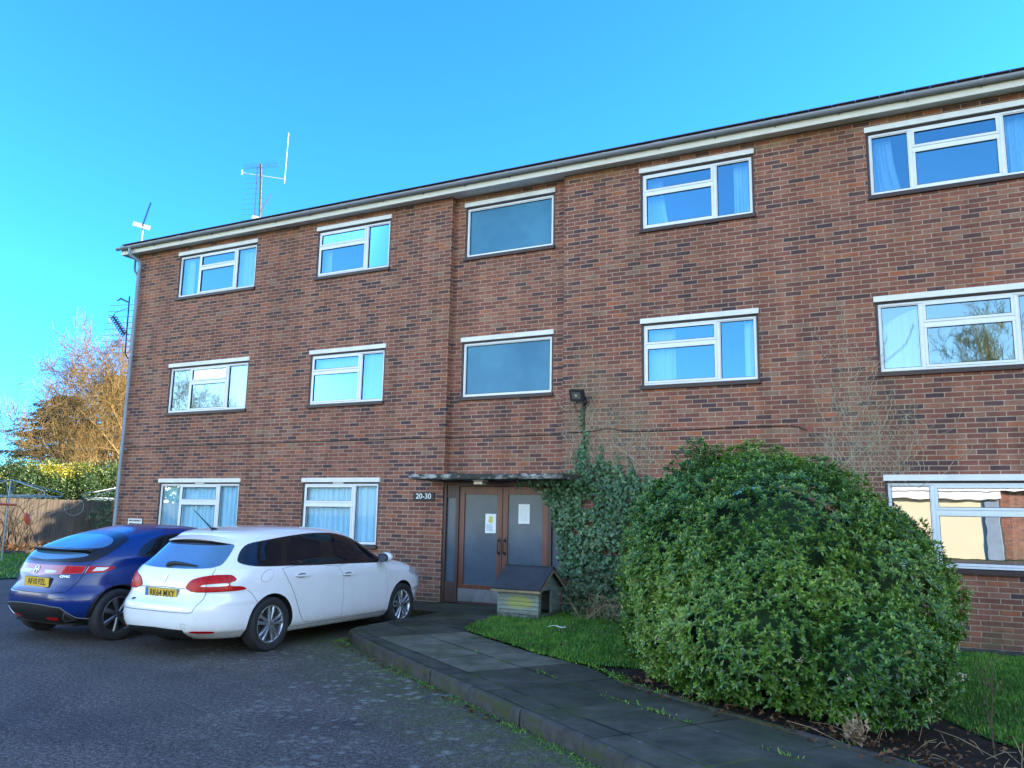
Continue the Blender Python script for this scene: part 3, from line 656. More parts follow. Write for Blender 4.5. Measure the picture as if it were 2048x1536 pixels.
while k < 4:
    w = .055 if i % 4 != 2 else .15; mb = MB()
    mb.prism(pr+[(p[0]*.93, p[1]*.93) for p in pr[::-1]], k-w/2, k+w/2, ((0, cy, cz), (0, 1, 0), (0, 0, 1), (1, 0, 0)))
    mb.box(k-.012, k+.012, -.235, -.221, 7.72, 7.80); k += .93; i += 1
    mb.build('gutter_bracket', M['gutter'], gut, smooth=40)
# rain pipes
mb = MB(); mb.tube([(-16.42, -.285, 7.76), (-16.42, -.285, 7.62), (-16.40, -.27, 7.585), (-16.29, -.12, 7.47), (-16.27, -.085, 7.43), (-16.27, -.085, .1)], .036, 12)
dp = mb.build('downpipe', M['pipe'], bld, smooth=50)
for z in (7.3, 5.2, 3.0, 1.2):
    mb = MB(); mb.lathe([(.037, z-.05), (.044, z-.05), (.044, z+.05), (.037, z+.05)], 14, 'Z', (-16.27, -.085, 0)); mb.box(-16.33, -16.21, -.05, 0, z-.02, z+.02); mb.build('pipe_clip', M['pipe'], dp, smooth=50)
mb = MB(); mb.tube([(-16.70, 0.10, 7.66), (-16.70, .10, 7.40), (-16.68, .10, 7.33), (-16.51, .10, 7.13), (-16.50, .12, 6.9)], .028, 10); mb.build('waste_pipe', M['pipe'], bld, smooth=50)

def frame_bars(mb, x0, x1, z0, z1, y0, y1, w):
    mb.box(x0, x1, y0, y1, z0, z0+w); mb.box(x0, x1, y0, y1, z1-w, z1); mb.box(x0, x0+w, y0, y1, z0+w, z1-w); mb.box(x1-w, x1, y0, y1, z0+w, z1-w)
def window(c, r):
    x0, x1, mul, y = COLS[c]; z0, z1 = ROWS[r]; zt = z0+(z1-z0)*.66; F = .032; yf = y+.022
    mb = MB(); frame_bars(mb, x0, x1, z0, z1, yf, yf+.07, F)
    for m in mul: mb.box(m-.024, m+.024, yf+.002, yf+.068, z0+F, z1-F)
    if mul:
        ml, mr = (mul[0], mul[1]) if len(mul) == 2 else (x0, mul[0])
        a = ml+(.024 if len(mul) == 2 else F); b = mr-.024; mb.box(a, b, yf+.003, yf+.066, zt-.022, zt+.022)
    w = mb.build('window', M['upvc'], bld, bevel=.006)
    # dark timber sub-frame, sill and white cover board
    mb = MB(); frame_bars(mb, x0-SUB+.001, x1+SUB-.001, z0-.043, z1+.038, y+.006, y+.11, SUB-.003); mb.build('subframe', M['timber'], w)
    mb = MB(); mb.box(x0-SUB-.01, x1+SUB+.01, y-.045, y+.02, z0-.075, z0-.012); mb.build('sill', M['timber'], w, bevel=.005)
    if not (c == 'D' and r == 1):
        mb = MB(); mb.box(x0-SUB-.012, x1+SUB+.012, y-.035, y+.004, z1+.030, z1+.115); mb.build('cover_board', M['boardw'], w, bevel=.004)
    if r == 1 and c in 'AB':
        xm = (x0+x1)/2-.05 if c == 'B' else (x0+x1)/2+.02; mb = MB(); mb.box(xm-.13, xm+.13, y-.004, yf, z1+.001, z1+.028); mb.build('trickle_vent', M['whitep'], w, bevel=.004)
    def light(a, b, c_, d, sash=True, tilt=0, mat=None):
        """one glazed light: sash bars + pane"""
        s = .036 if sash else .014; yy = yf-.008 if sash else yf+.012
        mb = MB(); frame_bars(mb, a, b, c_, d, yy, yy+.05, s); sa = mb.build('sash', M['upvc'], w, bevel=.005)
        mb = MB(); g = s+.004; mb.add([(a+g-.004, yy+.024, c_+g-.004), (b-g+.004, yy+.024, c_+g-.004), (b-g+.004, yy+.024, d-g+.004), (a+g-.004, yy+.024, d-g+.004)], [(0, 1, 2, 3)])
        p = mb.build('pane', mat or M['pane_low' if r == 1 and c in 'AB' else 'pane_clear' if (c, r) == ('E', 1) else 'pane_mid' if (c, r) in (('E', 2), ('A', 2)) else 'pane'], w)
        mb = MB(); frame_bars(mb, a+s, b-s, c_+s, d-s, yy+.004, yy+.022, .006); ga = mb.build('gasket', M['black'], w)
        if tilt:
            for o in (sa, p, ga):
                T = Matrix.Translation((0, yy, d)) @ Matrix.Rotation(R(tilt), 4, 'X') @ Matrix.Translation((0, -yy, -d)); o.matrix_local = T
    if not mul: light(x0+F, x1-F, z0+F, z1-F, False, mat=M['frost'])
    else:
        tilt = 2.2 if (c, r) == ('E', 3) else 1.5 if (c, r) == ('D', 3) else 0
        light(a, b, zt+.022, z1-F, True); light(a, b, z0+F, zt-.022, True, tilt)
        if len(mul) == 2: light(x0+F, mul[0]-.024, z0+F, z1-F, False); light(mul[1]+.024, x1-F, z0+F, z1-F, False)
        else: light(mul[0]+.024, x1-F, z0+F, z1-F, False)
    return w
for c, r in WINS: window(c, r)

# entrance: frame, side lights, two glazed doors, canopy
YD = .03; DZ0 = .155
mb = MB(); FX = [RX0, -7.645, -7.43, -7.34, -5.60, -5.52, -5.42, RX1]
for a, b in ((FX[0], FX[0]+.06), (-7.435, -7.365), (-5.635, -5.565), (FX[7]-.05, FX[7])): mb.box(a+.002, b, YD-.01, YD+.10, DZ0, DOOR_TOP)
mb.box(RX0+.062, -7.436, YD-.006, YD+.09, 2.20, DOOR_TOP); mb.box(-7.364, -5.636, YD-.006, YD+.09, 2.17, DOOR_TOP); mb.box(-5.564, RX1-.051, YD-.006, YD+.09, 2.20, DOOR_TOP)
for a, b in ((RX0+.062, -7.436), (-5.564, RX1-.051)): mb.box(a, b, YD, YD+.05, DZ0, .50); mb.box(a, b, YD, YD+.05, 1.97, 2.0); mb.box(a, b, YD+.01, YD+.04, 2.0, 2.2)
mb.box(-7.364, -5.636, YD+.0, YD+.09, DZ0-.02, DZ0+.015)
fr = mb.build('entrance_frame', M['framewood'], bld, bevel=.004)
for a, b in ((RX0+.055, -7.43), (-5.57, RX1-.045)):
    mb = MB(); mb.box(a, b, YD+.03, YD+.036, .49, 1.98); mb.build('side_pane', M['doorglass'], fr)
def door(x0, x1, hx):
    mb = MB(); z0, z1 = DZ0+.02, 2.165; st = .10
    mb.box(x0, x0+st, YD+.01, YD+.055, z0, z1); mb.box(x1-st, x1, YD+.01, YD+.055, z0, z1); mb.box(x0+st, x1-st, YD+.01, YD+.055, z1-.135, z1); mb.box(x0+st, x1-st, YD+.01, YD+.055, z0, .47)
    d = mb.build('entrance_door', M['doorwood'], bld, bevel=.005)
    mb = MB(); mb.box(x0+st-.01, x1-st+.01, YD+.03, YD+.036, .46, z1-.125); mb.build('door_pane', M['doorglass'], d)
    mb = MB(); mb.box(x0+.004, x1-.004, YD+.004, YD+.010, z0+.005, .40); mb.build('kick_plate', M['steel'], d)
    mb = MB(); mb.tube([(hx, YD+.01, 1.02), (hx, YD-.04, 1.03), (hx, YD-.05, 1.07), (hx, YD-.05, 1.20), (hx, YD-.04, 1.24), (hx, YD+.01, 1.25)], .010, 8)
    mb.box(hx-.02, hx+.02, YD+.002, YD+.010, .99, 1.05); mb.box(hx-.02, hx+.02, YD+.002, YD+.010, 1.22, 1.28); mb.build('door_handle', M['blackm'], d, smooth=50)
door(-7.36, -6.505, -6.555); door(-6.495, -5.64, -6.445)
mb = MB(); nx = 60; vs = []; fs = []
CX0, CX1, CY = -7.95, -5.04, -.74
for i in range(nx+1):
    x = CX0+(CX1-CX0)*i/nx
    for y, z in ((REC-.01, 2.262), (CY+.01, 2.258), (CY, 2.268), (CY, 2.335), (CY+.012, 2.345), (REC-.01, 2.352)):
        j = .007*noise.noise(Vector((x*6, y*3, z*30)))+.004*noise.noise(Vector((x*25, y, z*60))); vs.append((x+(.01*noise.noise(Vector((y*9, z*30, i))) if i in (0, nx) else 0), y+j, z+j))
for i in range(nx):
    for k_ in range(6): fs.append((i*6+k_, (i+1)*6+k_, (i+1)*6+(k_+1) % 6, i*6+(k_+1) % 6))
fs += [tuple(range(6))[::-1], tuple(range(nx*6, nx*6+6))]; mb.add(vs, fs)
can = mb.build('canopy', M['canopy'], bld, smooth=50)
P_ = []; 
for _ in range(900):
    x = rng.uniform(CX0+.2, CX1); 
    if noise.noise(Vector((x*1.8, 4, 0))) > .05: P_.append((x, rng.uniform(CY+.01, CY+.3), 2.347))
P_ = np.array(P_); V, F = leaves(P_, unit(nr_.normal(size=P_.shape)+np.array([0, -.3, .5])), rand_dirs(len(P_)), nr_.uniform(.01, .03, len(P_)), nr_.uniform(.008, .02, len(P_)))
tag(np_mesh('canopy_moss', V, F, M['ivy'], can, np.repeat(nr_.uniform(0, .4, len(P_)), 5)), kind='stuff')

# ------------------------------------------------------------------ things on and in the building
def curtain(x0, x1, z0, z1, y, folds, amp, label, mat='curtain', sway=0, seed=0, swag=None, group='curtains hanging behind the windows'):
    nx = max(8, int((x1-x0)*70)); nz = 14; vs = []; fs = []
    for j in range(nz+1):
        v = j/nz
        for i in range(nx+1):
            u = i/nx; ph = u*folds*2*math.pi+.9*math.sin(u*7+seed)+.25*math.sin(v*3+seed)
            yy = y+amp*(.5+.5*math.sin(ph))*(.55+.45*(1-v))+.35*amp*math.sin(ph*2.3+seed)
            xx = x0+(x1-x0)*u+sway*(1-v)*(1-v)*(u if sway < 0 else u)
            zt = z1 if swag is None else z1-swag*(1-u**1.4)*(1-.35*math.sin(math.pi*u))
            vs.append((xx, yy, z0+(zt-z0)*v))
    for j in range(nz):
        for i in range(nx): a = j*(nx+1)+i; fs.append((a, a+1, a+nx+2, a+nx+1))
    mb = MB(); mb.add(vs, fs); o = mb.build('curtain', M[mat], smooth=80)
    return tag(o, label, 'curtain', group)
A, B_, D_, E_ = COLS['A'], COLS['B'], COLS['D'], COLS['E']
def zz(r): return ROWS[r][0]-.05, ROWS[r][1]+.03
a, b = zz(1); curtain(A[0]-.05, A[1]+.05, a, b, .112, 15, .05, 'pleated pale curtain filling the ground floor window nearest the downpipe', seed=1)
curtain(B_[0]-.05, B_[1]+.05, a, b, .112, 11, .055, 'pleated pale curtain in the ground floor window behind the white car', seed=4)
curtain(1.05, 1.8, a, b, .25, 4, .06, 'cream drape in the ground floor window right of the big bush', 'cream_cloth', seed=3)
a, b = zz(2); curtain(A[0]-.05, A[1]+.05, a, b, .16, 16, .012, 'thin net curtain across the middle floor window nearest the downpipe', 'net', seed=2)
curtain(B_[0]-.05, B_[1]+.05, a, b, .16, 14, .012, 'thin net curtain across the middle floor window above the white car', 'net', seed=5)
curtain(D_[0]-.05, D_[0]+.48, a, b, .20, 3, .03, 'plain pale drape at the left of the middle floor window beside the floodlight', 'net', seed=2)
curtain(D_[1]-.22, D_[1]+.05, a, b, .20, 2, .03, 'narrow pale drape at the right of the middle floor window beside the floodlight', 'net', seed=6)
curtain(E_[0]-.03, .22, a, b, .16, 4, .04, 'white cloth sagging unevenly across the middle floor window above the big bush', 'net', seed=3, swag=.42)
a, b = zz(3); curtain(A[0]-.03, A[0]+.28, a, b, .18, 2, .02, 'flat pale drape at the left of the top floor window by the roof corner', 'net', seed=1)
curtain(-13.4, A[1]+.05, a, b, .18, 5, .03, 'loose net drape at the right of the top floor window by the roof corner', 'net', seed=7)
curtain(B_[0]-.03, B_[0]+.22, a, b, .18, 2, .02, 'narrow pale drape in the top floor window above the white car', 'net', seed=2)
curtain(D_[0]-.02, D_[0]+.30, a, b, .2, 4, .045, 'gathered white drape at the left of the top floor window right of the stair window', 'curtain', seed=2, sway=.12)
curtain(D_[1]-.32, D_[1]+.02, a, b, .2, 4, .045, 'gathered white drape at the right of the top floor window right of the stair window', 'curtain', seed=5)
curtain(E_[0]-.02, E_[0]+.30, a, b, .2, 5, .045, 'gathered white drape at the left of the top floor window nearest the camera', 'curtain', seed=8, sway=.16)
curtain(1.33, 1.78, a, b, .2, 5, .045, 'gathered white drape at the right of the top floor window nearest the camera', 'curtain', seed=9)

FX_ = ((0, 0, 0), (1, 0, 0), (0, 0, 1), (0, -1, 0))
def wall_frame(x, y, z): return ((x, y, z), (1, 0, 0), (0, 0, 1), (0, -1, 0))
# number plaque
pl = empty('number_plaque', (-8.095, 0, 1.98), label='black plaque with white numbers on the brick beside the door', cat='sign')
mb = MB(); mb.box(-.225, .225, -.022, .0, -.075, .075); mb.build('board', M['black'], pl, bevel=.004)
text('numbers', '20-30', .135, M['letter_w'], pl, wall_frame(0, -.0235, .004), off=.0012, sx=1.06)
# warning sign
sg = empty('warning_sign', (-15.70, 0, 1.365), label='small white sign with black lettering on the wall behind the blue car', cat='sign')
mb = MB(); mb.box(-.24, .24, -.012, 0, -.098, .098); mb.build('board', M['black'], sg)
mb = MB(); mb.box(-.225, .225, -.015, -.0125, -.083, .083); mb.build('panel', M['whitep'], sg)
text('lettering', 'PRIVATE PROPERTY', .056, M['letter_k'], sg, wall_frame(0, -.0165, .036), off=.0022, sx=.80)
text('lettering', 'RESIDENTS ONLY', .056, M['letter_k'], sg, wall_frame(0, -.0165, -.036), off=.0022, sx=.86)
# floodlight with its conduit
fl = empty('floodlight', (-4.97, 0, 3.62), label='black floodlight on the wall above the ivy', cat='floodlight')
rot = Matrix.Translation((-.06, -.20, .04)) @ Matrix.Rotation(R(-12), 4, 'Z') @ Matrix.Rotation(R(6), 4, 'Y') @ Matrix.Rotation(R(22), 4, 'X')
mb = MB(); mb.box(-.135, .135, -.02, .04, -.10, .10, rot)
for i in range(7): mb.box(-.1+i*.031, -.093+i*.031, .04, .065, -.08, .08, rot)
mb.build('housing', M['black'], fl, bevel=.004)
mb = MB(); mb.box(-.085, .085, -.024, -.018, -.055, .060, rot); mb.build('lens', M['flood_lens'], fl)
mb = MB(); mb.box(-.018, .018, -.026, -.0245, -.012, .022, rot); mb.build('emitter', M['yel'], fl)
mb = MB(); mb.tube([(.075, -.19, .02), (.09, -.12, -.06), (.0, -.05, -.10), (.0, 0, -.10)], .012, 8); mb.box(-.03, .03, -.02, 0, -.17, -.05); mb.build('bracket', M['black'], fl, smooth=50)
mb = MB(); mb.tube([(-.06, -.15, -.02), (-.14, -.10, -.12), (-.12, -.05, -.21), (-.02, -.02, -.19), (0, -.015, -.16)], .006, 6); mb.tube([(0, -.014, -.15), (0, -.014, -1.25)], .012, 8); mb.build('conduit', M['black'], fl, smooth=50)
# cable along the wall
cb = []
for i in range(140):
    t = i/139; x = -16.2+14.75*t; z = 3.05+.004*math.sin(x*5)
    if x > -5.37: z = 3.058+.010*math.sin(x*2.2)+(.05*math.exp(-((x+4.55)/.22)**2))
    y = -.012 if not (RX0 < x < RX1) else REC-.012
    if x > -1.62: z -= .42*(x+1.62)
    cb.append((x, y, z))
mb = MB(); mb.tube(cb, .0075, 6); tag(mb.build('wall_cable', M['black'], smooth=60), 'thin black cable running along the brick above the ground floor', 'cable')
mb = MB(); mb.box(-1.50, -1.385, -.004, -.001, 2.955, 3.035); mb.lathe([(0, -.006), (.016, -.006), (.016, 0)], 12, 'Y', (-1.44, 0, 2.995)); tag(mb.build('cable_grommet', simple('red_brick_plug', (.26, .075, .06), .8)), 'small red plug on the wall where the black cable ends', 'cable plug')
# canopy light and door notices
cl = empty('canopy_light', (-6.72, -.38, 2.262), label='small square lamp under the canopy above the doors', cat='lamp')
mb = MB(); mb.box(-.10, .10, -.10, .10, -.028, 0); mb.build('lamp_base', M['whitep'], cl, bevel=.004)
mb = MB(); mb.box(-.085, .085, -.085, .085, -.085, -.028); mb.build('lens', M['lamp_lens'], cl, bevel=.015)
n1 = empty('notice', (-6.737, YD+.026, 1.527), label='white notice with a yellow picture on the left door glass', cat='notice', group='paper notices on the entrance doors')
mb = MB(); mb.box(-.105, .105, -.003, 0, -.165, .165); mb.build('paper', M['paper'], n1)
mb = MB(); mb.prism([(.045*math.cos(a), .052+.05*math.sin(a)) for a in np.linspace(0, 2*math.pi, 16)[:-1]], .0035, .0045, FX_); mb.prism([(-.05, .12), (.03, .125), (.05, .09), (-.02, .10)], .0035, .0045, FX_); mb.build('picture', M['yel'], n1)
mb = MB()
for i in range(9): mb.box(-.085, .085-rng.uniform(0, .06), -.0042, -.0035, -.02-i*.014, -.015-i*.014)
mb.build('print', M['plate_b'], n1)
n2 = empty('notice', (-6.091, YD+.026, 1.70), label='plain white notice on the right door glass', cat='notice', group='paper notices on the entrance doors')
mb = MB(); mb.box(-.105, .105, -.003, 0, -.165, .165); mb.build('paper', M['paper'], n2)
mb = MB()
for i in range(14): mb.box(-.085, .085-rng.uniform(0, .05), -.0042, -.0035, .12-i*.018, .124-i*.018)
mb.build('print', simple('grey_print', (.45, .5, .5), .6), n2)

# aerials
def yagi(mb, base, d, up, length, n, span, r=.004):
    base = Vector(base); d = Vector(d).normalized(); s = d.cross(Vector(up)).normalized()
    mb.tube([base, base+d*length], .012, 6)
    for i in range(n):
        p = base+d*(length*(.06+.94*i/(n-1))); w = span*(1-.35*i/(n-1)); mb.tube([p-s*w/2, p+s*w/2], r, 5)
ae = empty('rooftop_aerial', (-15.64, 3, 8.5), label='tall rusty aerial mast with a white whip rod on the roof', cat='aerial')
mb = MB(); mb.tube([(0, 0, -.1), (-.03, 0, 1.0), (-.09, 0, 2.2), (-.14, 0, 2.62)], .03, 8); mb.build('mast', M['rust'], ae, smooth=50)
mb = MB(); mb.tube([(-.83, 0, 2.50), (.76, 0, 2.02)], .013, 6); mb.tube([(.77, 0, 1.90), (.80, 0, 3.35)], .010, 6); mb.tube([(-.83, 0, 2.44), (-.83, 0, 2.58)], .016, 6); mb.build('whip_rod', M['whitep'], ae, smooth=50)
mb = MB(); s = Vector((.95, .3, 0))
mb.tube([(-.17, -.06, .9), (-.20, -.06, 2.62)], .014, 6)
for i in range(11):
    z = 1.0+i*.15; w = .62-.012*i; p = Vector((-.185, -.07, z)); mb.tube([p-s*w*.62, p+s*w*.5], .0035, 5)
for i in range(5):
    p = Vector((-.12+.02*i, -.05, 2.62-.04*i)); mb.tube([p-s*.52, p+s*.52], .0035, 5)
yagi(mb, (.0, -.05, 1.15), (.55, 0, .72), (0, 1, 0), .62, 8, .26); mb.build('aerial_rods', M['alu'], ae, smooth=50)
mb = MB(); mb.box(-.19, .19, -.10, -.08, -.04, .06, Matrix.Translation((-.04, 0, .98)) @ Matrix.Rotation(R(38), 4, 'Z') @ Matrix.Rotation(R(14), 4, 'Y')); mb.build('reflector', M['whitep'], ae)
ae = empty('rooftop_aerial', (-16.75, .25, 7.9), label='small aerial with a white reflector at the roof corner', cat='aerial')
mb = MB(); mb.tube([(0, 0, -.12), (0, 0, .62)], .024, 8); mb.build('mast', M['galv'], ae, smooth=50)
mb = MB(); mb.box(-.21, .19, -.03, -.01, -.05, .06, Matrix.Translation((.0, -.02, .62)) @ Matrix.Rotation(R(38), 4, 'Z') @ Matrix.Rotation(R(12), 4, 'Y')); mb.build('reflector', M['whitep'], ae)
mb = MB(); yagi(mb, (.06, -.06, .60), (.42, -.1, .68), (.3, 1, 0), .62, 12, .26, .005); mb.build('aerial_rods', M['blackm'], ae, smooth=50)
ae = empty('wall_aerial', (-16.47, .07, 5.2), label='dark aerial cluster on the end wall in front of the bare tree', cat='aerial')
mb = MB(); mb.tube([(0, 0, -.05), (-.12, 0, -.03), (-.22, 0, .10), (-.24, 0, .50), (-.27, 0, 1.50)], .016, 8); mb.build('mast', M['blackm'], ae, smooth=50)
mb = MB(); s = Vector((1, .25, 0))
for i in range(9):
    z = .12+i*.145; p = Vector((-.42+.012*i, -.05, z)); mb.tube([p-s*(.50-.01*i), p+s*.44], .006, 5)
mb.tube([(-.26, -.03, 1.20), (-.74, -.03, 1.12)], .008, 5); mb.build('aerial_rods', M['alu'], ae, smooth=50)
mb = MB(); mb.tube([(-.24, -.05, .55), (-.66, -.10, 1.02)], .018, 6)
for i in range(9):
    t = i/8; p = Vector((-.26-.40*t, -.05-.05*t, .56+.46*t)); mb.tube([p+Vector((-.05, 0, -.06)), p+Vector((.06, .0, .05))], .012, 5); mb.tube([p+Vector((0, -.13, 0)), p+Vector((0, .13, 0))], .008, 5)
mb.build('directional_head', M['black'], ae, smooth=50)
mb = MB(); mb.tube([(-.25, 0, 1.34), (-.55, -.02, 1.47), (-.66, -.03, 1.42)], [.016, .022, .012], 6); mb.build('amplifier_arm', M['black'], ae, smooth=50)

# ------------------------------------------------------------------ cars
def pchip(xs, ys):
    xs=np.array(xs,float); ys=np.array(ys,float); h=np.diff(xs); d=np.diff(ys)/h
    m=np.zeros_like(ys); m[0]=d[0]; m[-1]=d[-1]
    for i in range(1,len(xs)-1):
        if d[i-1]*d[i]>0:
            w1=2*h[i]+h[i-1]; w2=h[i]+2*h[i-1]
            m[i]=(w1+w2)/(w1/d[i-1]+w2/d[i])
    def f(x):
        x=np.clip(np.asarray(x,float),xs[0],xs[-1])
        i=np.clip(np.searchsorted(xs,x)-1,0,len(xs)-2)
        t=(x-xs[i])/h[i]
        return ys[i]*(1+2*t)*(1-t)**2+h[i]*m[i]*t*(1-t)**2+ys[i+1]*t*t*(3-2*t)+h[i]*m[i+1]*t*t*(t-1)
    return f
class CarShape:
    """plan outlines stacked over height; s = arc length from the rear centre round the right side"""
    def __init__(self, rows):   # z, W, xr, xf, cx, nr, nf
        a=np.array(rows,float); self.z0=a[0,0]; self.z1=a[-1,0]
        self.f=[pchip(a[:,0],a[:,k]) for k in range(1,7)]; self.cache={}
    def par(self,z): return [float(g(z)) for g in self.f]
    def line(self,z):
        k=round(z*1000)
        if k not in self.cache:
            W,xr,xf,cx,nr,nf=self.par(k/1000)
            t=np.linspace(0,math.pi/2,400); 
            sy=W*np.sin(t)**(2/nr); sx=cx-(cx-xr)*np.cos(t)**(2/nr)
            sy2=W*np.cos(t)**(2/nf); sx2=cx+(xf-cx)*np.sin(t)**(2/nf)
            x=np.concatenate([sx,sx2[1:]]); y=-np.concatenate([sy,sy2[1:]])
            s=np.concatenate([[0],np.cumsum(np.hypot(np.diff(x),np.diff(y)))])
            self.cache[k]=(x,y,s)
        return self.cache[k]
    def at(self,s,z,off=0.0):
        x,y,ss=self.line(z); sg=1 if s>=0 else -1; a=abs(s)
        def p(zz,aa):
            x_,y_,s_=self.line(zz); return np.array([np.interp(aa,s_,x_),sg*np.interp(aa,s_,y_),zz])
        P=p(z,a)
        if off:
            P=P+off*self.nrm(s,z)
        return P
    def nrm(self,s,z):
        e=.012; x,y,ss=self.line(z); sg=1 if s>=0 else -1; a=abs(s); fr=a/ss[-1]
        def p(zz,f_):
            x_,y_,s_=self.line(zz); q=np.clip(f_,0,1)*s_[-1]; return np.array([np.interp(q,s_,x_),np.interp(q,s_,y_),zz])
        du=p(z,fr+e/ss[-1])-p(z,fr-e/ss[-1])
        za=max(self.z0,z-e);zb=min(self.z1,z+e); dv=p(zb,fr)-p(za,fr)
        n=np.cross(du,dv); n/=np.linalg.norm(n)+1e-12; n[1]*=sg
        return n
    def s_of(self,P):
        x,y,s=self.line(P[2]); i=np.argmin((x-P[0])**2+(y+abs(P[1]))**2); return s[i]*(1 if P[1]<=0 else -1)
    def F(self,P):
        W,xr,xf,cx,nr,nf=[g(P[...,2]) for g in self.f]
        rear=P[...,0]<cx
        u=np.where(rear,(cx-P[...,0])/(cx-xr),(P[...,0]-cx)/(xf-cx)); n=np.where(rear,nr,nf)
        v=np.abs(u)**n+np.abs(P[...,1]/W)**n-1
        return np.where((P[...,2]<self.z0)|(P[...,2]>self.z1),1.,v)
WHITE=[ # z W xr xf cx nr nf
(.19,.80,-.76,3.30,1.3,4,4),(.24,.85,-.88,3.42,1.3,4,4),(.30,.885,-.96,3.52,1.3,4.4,4),(.40,.90,-.985,3.59,1.3,4.6,4),
(.50,.905,-.99,3.615,1.3,4.6,4),(.56,.905,-.985,3.62,1.3,4.6,4.4),(.62,.905,-.925,3.62,1.3,5,4.4),(.70,.903,-.88,3.60,1.3,5,4.4),
(.76,.900,-.87,3.56,1.3,5.2,4.4),(.82,.897,-.862,3.48,1.3,5.2,4.4),(.88,.892,-.845,3.32,1.25,5,4.2),(.93,.882,-.822,3.12,1.2,4.7,4.2),
(.97,.868,-.795,2.90,1.1,4.6,4),(1.00,.850,-.75,2.74,1.05,4.6,4),(1.05,.81,-.69,2.58,1.0,4.6,3.8),(1.15,.75,-.585,2.38,.95,4.6,3.6),
(1.25,.695,-.48,2.20,.85,4.6,3.4),(1.33,.645,-.395,2.03,.75,4.4,3.2),(1.37,.615,-.36,1.93,.7,4,3),(1.40,.57,-.26,1.82,.65,3.8,3),
(1.43,.49,-.04,1.62,.6,3.2,3),(1.453,.34,.22,1.30,.6,3,2.6),(1.465,.03,.6,.9,.75,2.2,2.2)]
BLUE=[
(.22,.80,-.50,3.15,1.2,4,4),(.30,.855,-.60,3.30,1.2,4.4,4),(.40,.87,-.65,3.40,1.2,4.8,4),(.50,.878,-.665,3.45,1.2,4.8,4),
(.58,.88,-.66,3.46,1.2,4.6,4),(.64,.878,-.635,3.45,1.2,4.2,4),(.70,.875,-.62,3.44,1.2,4.0,4),(.80,.868,-.60,3.36,1.2,4.0,4),(.90,.86,-.56,3.15,1.2,4.0,4),
(.98,.85,-.52,2.85,1.15,4.0,4),(1.03,.84,-.475,2.66,1.1,4.0,4),(1.08,.815,-.42,2.50,1.1,4,3.6),(1.13,.785,-.34,2.36,1.1,4,3.4),
(1.20,.735,-.18,2.18,1.05,4,3.2),(1.28,.68,.05,1.99,1.0,3.8,3),(1.34,.63,.27,1.78,.98,3.4,3),(1.38,.58,.45,1.62,.97,3.2,3),
(1.41,.50,.60,1.46,.97,3,2.8),(1.43,.36,.76,1.28,.97,2.6,2.6),(1.442,.03,.93,1.03,.97,2.2,2.2)]

